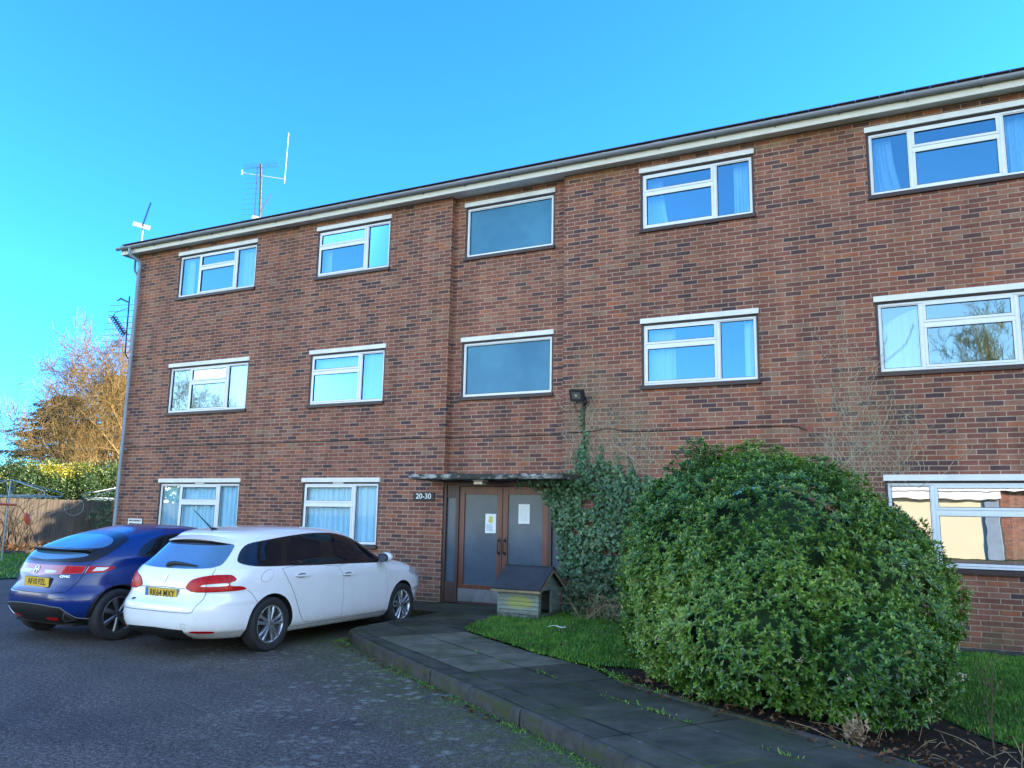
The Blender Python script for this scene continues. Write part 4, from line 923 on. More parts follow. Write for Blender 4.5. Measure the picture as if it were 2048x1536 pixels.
def chaikin(P, n=1):
    for _ in range(n):
        Q = []
        for i in range(len(P)):
            a, b = P[i], P[(i+1) % len(P)]; Q += [(a[0]*.78+b[0]*.22, a[1]*.78+b[1]*.22), (a[0]*.22+b[0]*.78, a[1]*.22+b[1]*.78)]
        P = Q
    return P
class Car:
    def __init__(s, shape, root): s.c = shape; s.r = root
    def patch(s, name, poly, mat, off=.004, thick=.012, parent=None, smooth=1, mirror=False, grid=.03):
        c = s.c; poly = [(a*(-1 if mirror else 1), b) for a, b in poly]; poly = chaikin(poly, smooth)
        pts = []
        for i in range(len(poly)):
            a, b = Vector(poly[i]), Vector(poly[(i+1) % len(poly)]); m = max(1, int((b-a).length/.022))
            for j in range(m): pts.append(a.lerp(b, j/m))
        nb = len(pts); xs = [p.x for p in pts]; ys = [p.y for p in pts]; pl = [tuple(p) for p in pts]
        gx, gy = np.meshgrid(np.arange(min(xs)+grid/2, max(xs), grid), np.arange(min(ys)+grid/2, max(ys), grid)); ok = in_poly(gx, gy, pl)
        bp = np.array(pl)
        for a, b in zip(gx[ok], gy[ok]):
            if np.min((bp[:, 0]-a)**2+(bp[:, 1]-b)**2) > (grid*.4)**2: pts.append(Vector((a, b)))
        v, e, f, *_ = delaunay_2d_cdt(pts, [], [list(range(nb))], 1, 1e-6)
        top = [tuple(c.at(p.x, p.y, off)) for p in v]; mb = MB(); nv = len(v)
        eds = {}
        for t in f:
            for i in range(len(t)): k = (t[i], t[(i+1) % len(t)]); eds[k] = 1
        rim = [k for k in eds if (k[1], k[0]) not in eds]; ri = sorted({i for k in rim for i in k}); mp = {i: nv+j for j, i in enumerate(ri)}
        low = [tuple(c.at(v[i].x, v[i].y, off-thick)) for i in ri]
        mb.add(top+low, [tuple(t) for t in f]+[(k[1], k[0], mp[k[0]], mp[k[1]]) for k in rim])
        o = mb.build(name, mat, parent or s.r, smooth=32)
        # outward normals
        me = o.data; cen = Vector((1.3, 0, .7)); s_ = sum((p.normal.dot(p.center-cen))*p.area for p in me.polygons if len(p.vertices) == 3)
        if s_ < 0: me.flip_normals()
        return o
    def strip(s, name, line, w, mat, off=.006, parent=None, mirror=False):
        c = s.c; P = [Vector((a*(-1 if mirror else 1), b)) for a, b in line]; Q = []
        for a, b in zip(P, P[1:]):
            m = max(1, int((b-a).length/.03)); Q += [a.lerp(b, j/m) for j in range(m)]
        Q.append(P[-1]); pts = [tuple(c.at(q.x, q.y, off)) for q in Q]
        mb = MB(); mb.tube(pts, w/2, 5); return mb.build(name, mat, parent or s.r, smooth=60)
    def pair(s, name, poly, mat, **k): return [s.patch(name, poly, mat, mirror=m, **k) for m in (False, True)]
    def body(s, mat, arches, well_mat, nz=120, n=150):
        c = s.c; zs = np.concatenate([np.linspace(c.z0, c.z1-.09, nz), c.z1-.09*(1-np.linspace(0, 1, 26)[1:])**2]); V = []; m2 = 2*n
        for z in zs:
            x, y, ss = c.line(z); q = np.linspace(0, ss[-1], n+1); X = np.interp(q, ss, x); Y = np.interp(q, ss, y)
            ring = [(X[i], Y[i], z) for i in range(n+1)]+[(X[i], -Y[i], z) for i in range(n-1, 0, -1)]; V += ring
        fs = []
        for j in range(len(zs)-1):
            for i in range(m2): fs.append((j*m2+i, j*m2+(i+1) % m2, (j+1)*m2+(i+1) % m2, (j+1)*m2+i))
        fs.append(tuple(range(m2))[::-1]); fs.append(tuple(range((len(zs)-1)*m2, len(zs)*m2)))
        mb = MB(); mb.add(V, fs); o = mb.build('body', [mat, well_mat], s.r)
        cut = MB()
        for (ax, az, r) in arches:
            for sg in (-1, 1): cut.prism([(r*math.cos(t), r*math.sin(t)) for t in np.linspace(0, 2*math.pi, 73)[:-1]], .56, 1.2, ((ax, 0, az), (1, 0, 0), (0, 0, 1), (0, sg, 0)))
        co = cut.build('arch_cutter', well_mat, s.r)
        md = o.modifiers.new('b', 'BOOLEAN'); md.operation = 'DIFFERENCE'; md.object = co; md.solver = 'EXACT'
        bpy.context.view_layer.update(); dg = bpy.context.evaluated_depsgraph_get(); me = bpy.data.meshes.new_from_object(o.evaluated_get(dg)); o.modifiers.clear(); o.data = me
        bpy.data.objects.remove(co)
        while len(me.materials) < 2: me.materials.append(well_mat)
        me.materials[0] = mat; me.materials[1] = well_mat
        for p in me.polygons:
            q = p.center; w = any(math.hypot(q.x-ax, q.z-az) < r+.0015 for ax, az, r in arches) and abs(q.y) < 1.0 and p.area > 0 and (abs(p.normal.y) < .3 or abs(q.y) < .57)
            p.material_index = 1 if w else 0
        me.polygons.foreach_set('use_smooth', [True]*len(me.polygons)); me.set_sharp_from_angle(angle=R(38)); return o
    def wheel(s, x, y, rad, width, rim_r, spokes, mats, spin=0, double=True):
        sg = 1 if y > 0 else -1; h = width/2
        prof = [(rim_r, -h*.86), (rad-.035, -h), (rad-.012, -h*.93), (rad, -h*.72), (rad, h*.72), (rad-.012, h*.93), (rad-.035, h), (rim_r+.012, h*.9), (rim_r, h*.80)]
        mb = MB(); mb.lathe([(r, q*sg) for r, q in prof], 56, 'Y', (x, y, rad)); t = mb.build('wheel', mats[0], s.r, smooth=35)
        mb = MB(); mb.lathe([(r, q*sg) for r, q in [(rim_r+.004, h*.84), (rim_r-.010, h*.86), (rim_r-.016, h*.78), (rim_r-.03, h*.1), (rim_r-.03, -h*.6)]], 56, 'Y', (x, y, rad))
        for k in range(spokes):
            a0 = 2*math.pi*k/spokes+spin
            for da in ((-.20, .20) if double else (0,)):
                ci, co_ = Vector((math.cos(a0+da*1.5), 0, math.sin(a0+da*1.5))), Vector((math.cos(a0+da), 0, math.sin(a0+da)))
                p0 = Vector((x, y+sg*h*.70, rad))+ci*.035; p1 = Vector((x, y+sg*h*.72, rad))+co_*(rim_r-.010); d = (p1-p0).normalized(); n_ = Vector((0, sg, 0)); sd = d.cross(n_)
                w0, w1 = (.016, .023) if double else (.022, .036); vs = []
                for p, w in ((p0, w0), (p0.lerp(p1, .6)+n_*.006, (w0+w1)/2), (p1, w1)):
                    vs += [p-sd*w, p-sd*w*.55+n_*.012, p+sd*w*.55+n_*.012, p+sd*w, p+sd*w-n_*.03, p-sd*w-n_*.03]
                fs = []
                for j in range(2):
                    for i in range(6): fs.append((j*6+i, j*6+(i+1) % 6, (j+1)*6+(i+1) % 6, (j+1)*6+i))
                mb.add(vs, fs+[tuple(range(6)), tuple(range(12, 18))])
        mb.lathe([(r, q*sg) for r, q in [(.0, h*.80), (.028, h*.80), (.034, h*.72), (.05, h*.66), (.055, h*.3)]], 28, 'Y', (x, y, rad)); rm = mb.build('rim', mats[1], t, smooth=35)
        mb = MB(); mb.lathe([(r, q*sg) for r, q in [(.0, h*.05), (.135, h*.05), (.135, -h*.1), (rim_r-.03, -h*.15)]], 32, 'Y', (x, y, rad)); mb.build('brake_disc', M['alloyd'], t, smooth=35)
        return t
REAR = ((0, -1, 0), (0, 0, 1), (-1, 0, 0))
def rear_frame(c, y, z, out=.004):
    p = c.at(-y if y <= 0 else -y, z, out); s_ = c.s_of(np.array([c.at(0, z)[0], y, z])); p = c.at(s_, z, out); n = Vector(c.nrm(s_, z)).normalized()
    ex = Vector((0, 0, 1)).cross(n).normalized(); ey = n.cross(ex); return (Vector(p), ex, ey, n), s_
def number_plate(car, y, z, body, blue):
    (p, ex, ey, n), s_ = rear_frame(car.c, y, z, .012); n = Vector((-1, 0, -.03)).normalized(); ex = Vector((0, -1, 0)); ey = n.cross(ex)
    f = (p, ex, ey, n); mb = MB(); mb.prism([(-.26, -.0555), (.26, -.0555), (.26, .0555), (-.26, .0555)], -.018, .004, f); pl = mb.build('number_plate', M['plate_y'], car.r, bevel=.002)
    mb = MB(); mb.prism([(-.268, -.064), (.268, -.064), (.268, .060), (-.268, .060)], -.03, .001, f); mb.build('plate_surround', M['trim'] if not blue else M['seam'], pl)
    if blue:
        mb = MB(); mb.prism([(-.258, -.0535), (-.212, -.0535), (-.212, .0535), (-.258, .0535)], .004, .0055, f); mb.build('country_strip', M['plate_b'], pl)
    w = .022 if blue else 0
    text('registration', body, .104, M['letter_k'], pl, (p+n*.0062+ex*w, ex, ey, n), off=.0012, sx=.86 if blue else .92); return pl

# ---- white estate
car = empty('parked_car', (-7.96, -4.823, 0), R(89.46), label='white estate car parked beside the kerb with red rear lights', cat='car', group='cars parked in front of the building')
W = CarShape(WHITE); K = Car(W, car)
bd = K.body(M['car_white'], [(0, .325, .352), (2.73, .325, .352)], M['well'])
side = [(.72, 1.250), (.81, 1.281), (1.211, 1.339), (1.55, 1.371), (1.83, 1.381), (2.20, 1.374), (2.66, 1.318), (3.12, 1.205), (3.50, 1.072), (3.62, .985), (3.585, .955), (3.02, .966), (2.479, .974), (1.542, .990), (1.137, .996), (.919, 1.022), (.80, 1.055), (.762, 1.093), (.716, 1.175)]
for m in (False, True):
    tr = K.patch('window_trim', side, M['trim'], off=.004, mirror=m)
    K.patch('quarter_window', [(.775, 1.24), (.83, 1.264), (1.20, 1.318), (1.475, 1.012), (1.14, 1.018), (.93, 1.045), (.80, 1.10)], M['glass_dark'], off=.007, parent=tr, mirror=m)
    K.patch('door_window', [(1.30, 1.328), (1.60, 1.356), (1.85, 1.362), (2.225, 1.012), (1.60, 1.012), (1.555, 1.02)], M['glass_dark'], off=.007, parent=tr, mirror=m)
    K.patch('door_window', [(2.10, 1.350), (2.25, 1.345), (2.64, 1.292), (3.08, 1.182), (3.38, 1.066), (3.40, 1.0), (2.53, 1.005)], M['glass_dark'], off=.007, parent=tr, mirror=m)
    def sx(P):
        Q = []
        for i in range(len(P)):
            a, b = P[i], P[(i+1) % len(P)]; q = 5
            for j in range(q): x_, z_ = a[0]+(b[0]-a[0])*j/q, a[1]+(b[1]-a[1])*j/q; Q.append((W.s_of(np.array([x_, -.88, z_])), z_))
        return Q
    rd = [(1.523, .984), (1.639, .909), (1.805, .727), (1.951, .592), (2.059, .418), (2.10, .315), (2.16, .276), (2.453, .273), (2.828, .285), (2.898, .462), (2.822, .678), (2.70, .859), (2.495, .966)]
    fd = [(2.510, .966), (2.715, .859), (2.836, .678), (2.912, .462), (2.842, .285), (3.296, .290), (3.80, .297), (3.89, .554), (3.82, .72), (3.74, .889), (3.62, .944)]
    rd = sx(chaikin([(.132, .985), (.20, .87), (.295, .741), (.40, .55), (.47, .40), (.535, .315), (.62, .280), (.80, .276), (1.15, .277), (1.232, .285), (1.246, .50), (1.238, .743), (1.205, .87), (1.142, .970)], 1))
    fd = sx(chaikin([(1.155, .970), (1.218, .87), (1.251, .743), (1.259, .50), (1.245, .285), (1.33, .277), (2.2, .268), (2.285, .275), (2.325, .50), (2.294, .749), (2.25, .89), (2.19, .968)], 1))
    for nm, d, hs_, hz in (('rear_door', rd, 1.965, .862), ('front_door', fd, 2.895, .831)):
        dr = K.patch(nm, d, M['car_white'], off=.0035, mirror=m, smooth=0)
        K.strip('door_gap', d+[d[0]], .006, M['seam'], off=.0015, parent=dr, mirror=m)
        K.patch('handle_recess', [(hs_-.085, hz+.030), (hs_+.06, hz+.030), (hs_+.06, hz-.028), (hs_-.085, hz-.024)], M['seam'], off=.0045, thick=.004, parent=dr, mirror=m, smooth=2)
        K.patch('handle', [(hs_-.125, hz+.012), (hs_+.125, hz+.008), (hs_+.125, hz-.014), (hs_-.125, hz-.012)], M['car_white'], off=.030, thick=.022, parent=dr, mirror=m, smooth=2)
    K.strip('wing_gap', [(1.12, .741), (1.367, .568)], .006, M['seam'], off=.0, mirror=m)
    lamp = [(.363, .761), (.384, .809), (.429, .857), (.526, .889), (.659, .914), (.843, .917), (.898, .902), (.960, .858), (.891, .837), (.884, .814), (.901, .790), (1.05, .784), (1.113, .752), (1.005, .743), (.713, .732), (.475, .724)]
    lp = K.patch('tail_lamp', lamp, M['red_lens'], off=.010, thick=.02, mirror=m, grid=.02)
    K.strip('lamp_rim', [(a, b) for a, b in chaikin(lamp, 1)]+[chaikin(lamp, 1)[0]], .008, M['trim'], off=.003, parent=lp, mirror=m)
    K.patch('clear_lens', [(.560, .786), (.585, .806), (.699, .820), (.870, .826), (.872, .798), (.752, .790)], M['clear_lens'], off=.0115, thick=.004, parent=lp, mirror=m, grid=.02)
    K.strip('lamp_gap', [(.632, .905), (.635, .734)], .006, M['trim'], off=.011, parent=lp, mirror=m)
    K.patch('reflector', [(.524, .305), (.778, .300), (.800, .284), (.740, .273), (.534, .281)], M['red_lens'], off=.005, mirror=m, smooth=1)
    K.patch('headlamp', [(4.42, .800), (4.50, .860), (4.62, .850), (4.80, .745), (4.85, .700), (4.70, .715)], M['clear_lens'], off=.006, mirror=m)
fuel = [(1.365+.088*math.cos(a), .888+.070*math.sin(a)) for a in np.linspace(0, 2*math.pi, 25)[:-1]]
ff = K.patch('fuel_flap', fuel, M['car_white'], off=.003, smooth=0); K.strip('flap_gap', fuel+[fuel[0]], .005, M['seam'], off=.0012, parent=ff)
gate_r = [(.640, .982), (.650, .910), (.637, .729), (.630, .651), (.575, .515), (.540, .505)]
gate = gate_r+[(.3, .503), (0, .503), (-.3, .503)]+[(-a, b) for a, b in gate_r[::-1]]
K.strip('tailgate_gap', gate, .008, M['seam'], off=.0005)
half = [(0, 1.285), (.30, 1.280), (.50, 1.268), (.600, 1.246), (.632, 1.157), (.650, 1.073), (.652, 1.022), (.592, .993), (.460, .980), (.2, .972), (0, .970)]
glass = half+[(-a, b) for a, b in half[::-1] if a > 0]
g = K.patch('rear_window', glass, M['glass_rear'], off=.005, smooth=1)
K.patch('window_band', [(-.585, 1.252), (-.30, 1.278), (0, 1.283), (.30, 1.278), (.585, 1.252), (.45, 1.236), (.2, 1.232), (0, 1.231), (-.2, 1.232), (-.45, 1.236)], M['trim'], off=.0075, thick=.003, parent=g, smooth=1)
sp = [(-.60, 1.285), (-.3, 1.310), (0, 1.315), (.3, 1.310), (.60, 1.285)]
mb = MB(); vs = []
for i in range(25):
    s_ = -.62+1.24*i/24; e = abs(s_)/.62; zt = 1.352-.055*e**2; p1 = W.at(s_*1.0, zt, .004); p2 = W.at(s_, zt-.055-.01*(1-e), .002)
    tip = Vector(W.at(s_, zt-.030, .0))+Vector((-.085*(1-.55*e**4), 0, -.004)); tip2 = tip+Vector((.004, 0, -.016))
    vs += [tuple(p1), tuple(tip), tuple(tip2), tuple(p2)]
fs = [(i*4+k, (i+1)*4+k, (i+1)*4+(k+1) % 4, i*4+(k+1) % 4) for i in range(24) for k in range(4)]+[(0, 1, 2, 3), (96, 97, 98, 99)]
mb.add(vs, fs); mb.build('roof_spoiler', M['car_white'], car, smooth=50)
K.patch('rear_valance', [(-.45, .312), (0, .322), (.45, .314), (.455, .30), (.44, .21), (.40, .196), (0, .194), (-.40, .196), (-.44, .21), (-.455, .30)], M['black'], off=.006, smooth=0)
K.strip('recess_edge', [(-.375, .752), (0, .764), (.37, .756)], .010, M['seam'], off=-.002)
number_plate(K, -.03, .685, 'RK64 MXY', True)
(f_, s_) = rear_frame(W, .0, .855, .005)
lion = [(-.030, -.035), (-.018, -.040), (-.012, -.022), (-.002, -.018), (.004, -.038), (.018, -.040), (.014, -.028), (.016, -.008), (.022, .004), (.034, .006), (.030, .014), (.018, .016), (.020, .022), (.034, .030), (.028, .038), (.012, .040), (.000, .034), (-.012, .040), (-.010, .028), (-.020, .026), (-.034, .016), (-.020, .012), (-.012, .006), (-.026, .002), (-.036, -.010), (-.022, -.008), (-.016, -.014), (-.026, -.026)]
mb = MB(); mb.prism([(a*1.05, b*1.1) for a, b in lion], -.003, .004, f_); mb.build('emblem', M['chrome'], car)
(f_, s_) = rear_frame(W, .0, .79, .004); text('badge', 'PEUGEOT', .024, M['chrome'], car, (f_[0], f_[1], f_[2], f_[3]), off=.0008, sx=1.5)
(f_, s_) = rear_frame(W, .415, .607, .005); text('badge', '308', .042, M['letter_k'], car, f_, off=.002, sx=1.15)
for y_ in (-.62, -.28, .28, .62):
    s_ = -y_*1.0; K.patch('parking_sensor', [(s_+.013*math.cos(a), .443+.012*math.sin(a)) for a in np.linspace(0, 2*math.pi, 13)[:-1]], M['upvc'], off=.0025, thick=.004, smooth=0)
K.strip('tow_cover_gap', [(.439, .384), (.493, .383), (.489, .335), (.436, .336), (.439, .384)], .004, M['seam'], off=.0)
mb = MB(); pts = [Vector(W.at(s_, z_, .02)) for s_, z_ in ((-.06, 1.0), (.02, 1.012), (.20, 1.008), (.40, .996))]
mb.tube(pts, [.026, .024, .016, .006], 8); mb.ball(Vector(W.at(-.06, .995, .012)), .035, .045, .03); mb.build('rear_wiper', M['black'], car, smooth=50)
mb = MB(); b0 = Vector((-.18, 0, 1.415)); mb.tube([b0, b0+Vector((-.05, 0, .02)), b0+Vector((-.34, 0, .24))], [.028, .010, .004], 8); mb.ball(b0+Vector((.01, 0, -.002)), .06, .022, .02, 8); mb.build('roof_antenna', M['black'], car, smooth=50)
for sg in (-1, 1):
    mb = MB(); mb.ball((2.13, sg*.985, 1.035), .085, .105, .072, 12); mb.tube([(2.14, sg*.86, .985), (2.14, sg*.94, 1.0)], .025, 8); mr = mb.build('wing_mirror', M['car_white'], car, smooth=60)
    mb = MB(); mb.prism([(.088*math.cos(a), .062*math.sin(a)) for a in np.linspace(0, 2*math.pi, 25)[:-1]], 0, .012, ((2.058, sg*.985, 1.033), (0, 1, 0), (0, 0, 1), (-1, 0, 0))); mb.build('mirror_surround', M['trim'], mr)
    mb = MB(); mb.prism([(.074*math.cos(a), .050*math.sin(a)) for a in np.linspace(0, 2*math.pi, 25)[:-1]], .012, .015, ((2.058, sg*.985, 1.033), (0, 1, 0), (0, 0, 1), (-1, 0, 0))); mb.build('mirror_glass', M['mirror'], mr)
    for x_ in (0, 2.73): K.wheel(x_, sg*.785, .316, .205, .218, 5, (M['tyre'], M['alloy']), spin=.25+x_, double=True)
    K.strip('sill_line', [(1.80, .245), (3.88, .262)], .012, M['seam'], off=-.003, mirror=sg > 0)
K.patch('windscreen', [(4.05, 1.02), (4.35, 1.0), (5.3, 1.0), (5.3, 1.30), (4.3, 1.30)], M['glass_dark'], off=.004, smooth=0, grid=.06) if False else None
mb = MB(); mb.box(-.45, 3.2, -.62, .62, .17, .195); mb.tube([(-.72, -.35, .26), (.3, -.35, .24)], .06, 10); mb.build('underbody', M['well'], car)

# ---- blue hatchback
car = empty('parked_car', (-10.106, -5.206, 0), R(86.8), label='dark blue hatchback parked left of the white estate car', cat='car', group='cars parked in front of the building')
B = CarShape(BLUE); K = Car(B, car)
K.body(M['car_blue'], [(0, .325, .355), (2.635, .325, .355)], M['well'])
hh = [(0, 1.350), (.24, 1.345), (.46, 1.318), (.68, 1.268), (.765, 1.235), (.842, 1.150), (.842, 1.056), (.766, .991), (.60, .972), (.316, .966), (0, .962)]
ud = K.patch('tailgate_surround', hh+[(-a, b) for a, b in hh[::-1] if a > 0], M['trim'], off=.004, smooth=1, grid=.04)
hh = [(0, 1.302), (.22, 1.297), (.44, 1.272), (.585, 1.236), (.665, 1.190), (.672, 1.150), (.60, 1.136), (.40, 1.132), (0, 1.132)]
K.patch('rear_window', hh+[(-a, b) for a, b in hh[::-1] if a > 0], M['glass_rear'], off=.007, parent=ud, smooth=1)
hh = [(0, 1.092), (.3, 1.090), (.54, 1.080), (.645, 1.060), (.60, 1.030), (.30, .998), (0, .985)]
K.patch('lower_window', hh+[(-a, b) for a, b in hh[::-1] if a > 0], M['glass_rear'], off=.007, parent=ud, smooth=1)
mb = MB(); vs = []
for i in range(29):
    s_ = -.62+1.24*i/28; e = abs(s_)/.62; a = Vector(B.at(s_, 1.128, .004)); b_ = Vector(B.at(s_, 1.092, .004)); t1 = b_+Vector((-.055*(1-.6*e**3), 0, .030)); t2 = b_+Vector((-.050*(1-.6*e**3), 0, .008)); vs += [tuple(a), tuple(t1), tuple(t2), tuple(b_)]
fs = [(i*4+k, (i+1)*4+k, (i+1)*4+(k+1) % 4, i*4+(k+1) % 4) for i in range(28) for k in range(4)]+[(0, 1, 2, 3), (112, 113, 114, 115)]
mb.add(vs, fs); mb.build('rear_spoiler', M['trim'], car, smooth=50)
bar = [(-.425, .825), (-.46, .905), (-.3, .918), (0, .925), (.3, .929), (.45, .930), (.70, .926), (.69, .838), (.60, .831), (.44, .822), (.2, .812), (.054, .798), (-.06, .796), (-.2, .808)]
sym = lambda h: h+[(-a, b) for a, b in h[::-1]]
bar_h = [(0, .925), (.3, .929), (.45, .930), (.715, .926), (.705, .838), (.60, .831), (.44, .822), (.2, .810), (.06, .796), (0, .796)]
lb = K.patch('tail_lamp_bar', bar_h+[(-a, b) for a, b in bar_h[::-1] if a > 0], M['pink_lens'], off=.006, smooth=0, grid=.03)
for m in (False, True):
    K.patch('red_lens', [(.47, .924), (.705, .920), (.695, .842), (.45, .828)], M['red_lens'], off=.008, thick=.004, parent=lb, mirror=m, smooth=0)
    K.patch('clear_lens', [(.12, .862), (.20, .868), (.36, .862), (.34, .838), (.17, .826)], M['clear_lens'], off=.008, thick=.004, parent=lb, mirror=m, smooth=0)
    tl = K.patch('tail_lamp', [(.735, .926), (.90, .921), (1.055, .914), (1.045, .892), (.95, .850), (.725, .838)], M['red_lens'], off=.007, mirror=m, smooth=0, grid=.02)
    K.patch('clear_lens', [(.83, .910), (.98, .905), (.93, .868), (.80, .862)], M['clear_lens'], off=.009, thick=.004, parent=tl, mirror=m, smooth=0)
    K.strip('chrome_edge', [(.740, .920), (.730, .842)], .012, M['chrome'], off=.006, parent=tl, mirror=m)
    K.strip('tailgate_gap', [(.842, 1.15), (.728, .934), (.718, .821), (.691, .746), (.603, .617), (.4, .596), (0, .590)], .008, M['seam_b'], off=.001, mirror=m)
    K.strip('bumper_gap', [(0, .520), (.4, .526), (.62, .545)], .006, M['seam_b'], off=.001, mirror=m)
    ar = [(1.06+0*a, .3) for a in ()]
    v_h = [(0, .455), (.30, .452), (.58, .430), (.66, .365), (.72, .308), (.85, .296), (.915, .330), (1.02, .467), (1.087, .592), (1.15, .660), (1.28, .700), (1.40, .708), (1.54, .690), (1.67, .640), (1.78, .560), (1.80, .30), (1.79, .23), (1.0, .225), (.6, .225), (0, .225)]
    arch = []
    for t in np.linspace(-.15, math.pi+.15, 40):
        x_, z_ = 0+.352*math.cos(math.pi-t), .325+.352*math.sin(math.pi-t); arch.append((x_, z_))
    def sof(x_, z_): return B.s_of(np.array([x_, -.85, z_]))
    outer = [(-.430, .262), (-.405, .36), (-.345, .50), (-.24, .612), (-.10, .682), (.02, .692), (.16, .678), (.29, .605), (.375, .50), (.425, .36), (.44, .25)]
    ring = [(sof(x_, z_), z_) for x_, z_ in outer]+[(sof(x_, z_), z_) for x_, z_ in [(.356*math.cos(t), .325+.356*math.sin(t)) for t in np.linspace(-.2, math.pi+.2, 40)]]
    K.patch('arch_trim', ring, M['black'], off=.010, thick=.02, mirror=m, smooth=0, grid=.05)
    v1 = [(0, .455), (.30, .452), (.58, .430), (.66, .365), (.72, .308), (.86, .290), (.93, .262), (.90, .232), (.6, .225), (0, .225)]
    K.patch('rear_valance', v1, M['black'], off=.006, smooth=0, mirror=m)
    K.strip('valance_edge', v1[:6], .012, M['seam'], off=.010, mirror=m)
    K.patch('exhaust_outlet', [(.615, .385), (.700, .272), (.520, .256)], M['chrome'], off=.010, mirror=m, smooth=0); K.patch('exhaust_opening', [(.612, .358), (.665, .284), (.555, .273)], M['well'], off=.013, thick=.004, mirror=m, smooth=0)
    K.patch('reflector', [(.300, .298), (.490, .302), (.470, .270), (.275, .264)], M['orange'] if False else M['red_lens'], off=.010, mirror=m, smooth=0)
    sw = [(1.245, 1.037), (1.20, 1.098), (1.05, 1.235), (1.03, 1.280), (1.12, 1.315), (1.35, 1.330), (1.6, 1.345), (2.0, 1.345), (2.45, 1.31), (2.9, 1.21), (3.2, 1.10), (3.3, 1.02), (2.6, 1.01), (1.6, 1.015)]
    tr = K.patch('window_trim', sw, M['trim'], off=.004, mirror=m)
    K.patch('door_window', [(1.29, 1.05), (1.25, 1.11), (1.12, 1.23), (1.11, 1.275), (1.22, 1.296), (1.62, 1.32), (2.0, 1.05)], M['glass_dark'], off=.006, parent=tr, mirror=m)
    K.patch('door_window', [(1.72, 1.32), (2.0, 1.32), (2.42, 1.29), (2.85, 1.195), (3.1, 1.10), (3.15, 1.05), (2.1, 1.05)], M['glass_dark'], off=.006, parent=tr, mirror=m)
    sg = 1 if m else -1
    for x_ in (0, 2.635): K.wheel(x_, sg*.775, .318, .205, .222, 7, (M['tyre'], M['alloym']), spin=.1+x_, double=False)
    mb = MB(); mb.ball((2.05, sg*.97, 1.03), .08, .10, .07, 10); mb.tube([(2.05, sg*.83, .99), (2.05, sg*.92, 1.0)], .025, 8); mb.build('wing_mirror', M['car_blue'], car, smooth=60)
number_plate(K, -.035, .716, 'AF10 PZL', False)
(f_, s_) = rear_frame(B, .03, .862, .012)
mb = MB(); f2 = f_
for poly in ([(-.036, -.038), (-.022, -.040), (-.013, -.004), (.013, -.004), (.022, -.040), (.036, -.038), (.030, .0), (.040, .038), (.024, .040), (.016, .010), (-.016, .010), (-.024, .040), (-.040, .038), (-.030, .0)],): mb.prism(poly, -.004, .004, f2)
o = [(.050*math.cos(a), .052*math.sin(a)) for a in np.linspace(0, 2*math.pi, 33)]
mb.tube([f2[0]+f2[1]*a+f2[2]*b for a, b in o], .0035, 5); mb.build('emblem', M['chrome'], car)
(f_, s_) = rear_frame(B, -.535, .797, .006); text('badge', 'CIVIC', .034, M['chrome'], car, f_, off=.0015, sx=1.6)
(f_, s_) = rear_frame(B, -.39, 1.11, .03)
mb = MB(); mb.box(-.45, 3.1, -.62, .62, .19, .225); mb.build('underbody', M['well'], car)

# ------------------------------------------------------------------ kennel and bits on the lawn
ht = empty('kennel', (-5.505, -.93, .14), label='small weathered wooden kennel with a felt roof by the entrance doors', cat='kennel')
ht.location = (0, 0, 0)
hx0, hx1, hy0, hy1, hz0, hz1, hr = -5.83, -5.165, -1.32, -.53, .155, .595, .885
mb = MB(); nb = 7; bh = (hz1-hz0)/nb
def clad(a, b, yb, sgn):
    for i in range(nb):
        z0 = hz0+i*bh; mb.add([(a, yb, z0+.001), (b, yb, z0+.001), (b, yb, z0+bh), (a, yb, z0+bh), (a, yb+sgn*.024, z0+.001), (b, yb+sgn*.024, z0+.001), (b, yb+sgn*.006, z0+bh-.001), (a, yb+sgn*.006, z0+bh-.001)], [(0, 1, 2, 3), (4, 7, 6, 5), (0, 4, 5, 1), (3, 2, 6, 7), (0, 3, 7, 4), (1, 5, 6, 2)])
clad(hx0, hx1, hy0, -1); clad(hx0, hx1, hy1, 1)
mb.box(hx0, hx0+.015, hy0, hy1, hz0, hz1)
mb.box(hx0-.012, hx0+.03, hy0-.018, hy0+.02, .10, hz1); mb.box(hx1-.03, hx1+.012, hy0-.018, hy0+.02, .10, hz1)
# gable wall with the entrance hole
ym = (hy0+hy1)/2; dy0, dy1, dz1 = hy0+.07, hy0+.44, .555
mb.box(hx1-.015, hx1, hy0, dy0, hz0, hz1); mb.box(hx1-.015, hx1, dy1, hy1, hz0, hz1); mb.box(hx1-.015, hx1, dy0, dy1, dz1, hz1); mb.box(hx1-.015, hx1, dy0, dy1, hz0, hz0+.06)
for xx in (hx0, hx1-.015): mb.prism([(hy0, hz1), (hy1, hz1), (ym, hr-.03)], 0, .015, ((xx, 0, 0), (0, 1, 0), (0, 0, 1), (1, 0, 0)))
mb.box(hx1, hx1+.014, dy0-.05, dy0, hz0+.03, dz1+.04); mb.box(hx1, hx1+.014, dy1, dy1+.05, hz0+.03, dz1+.04); mb.box(hx1, hx1+.014, dy0, dy1, dz1, dz1+.04)
for i in range(4): mb.box(hx1, hx1+.010, dy1+.052, hy1, hz0+.05+i*.1, hz0+.142+i*.1)
mb.build('wall', M['hutchw'], ht)
mb = MB(); ox0, ox1 = hx0-.09, hx1+.075
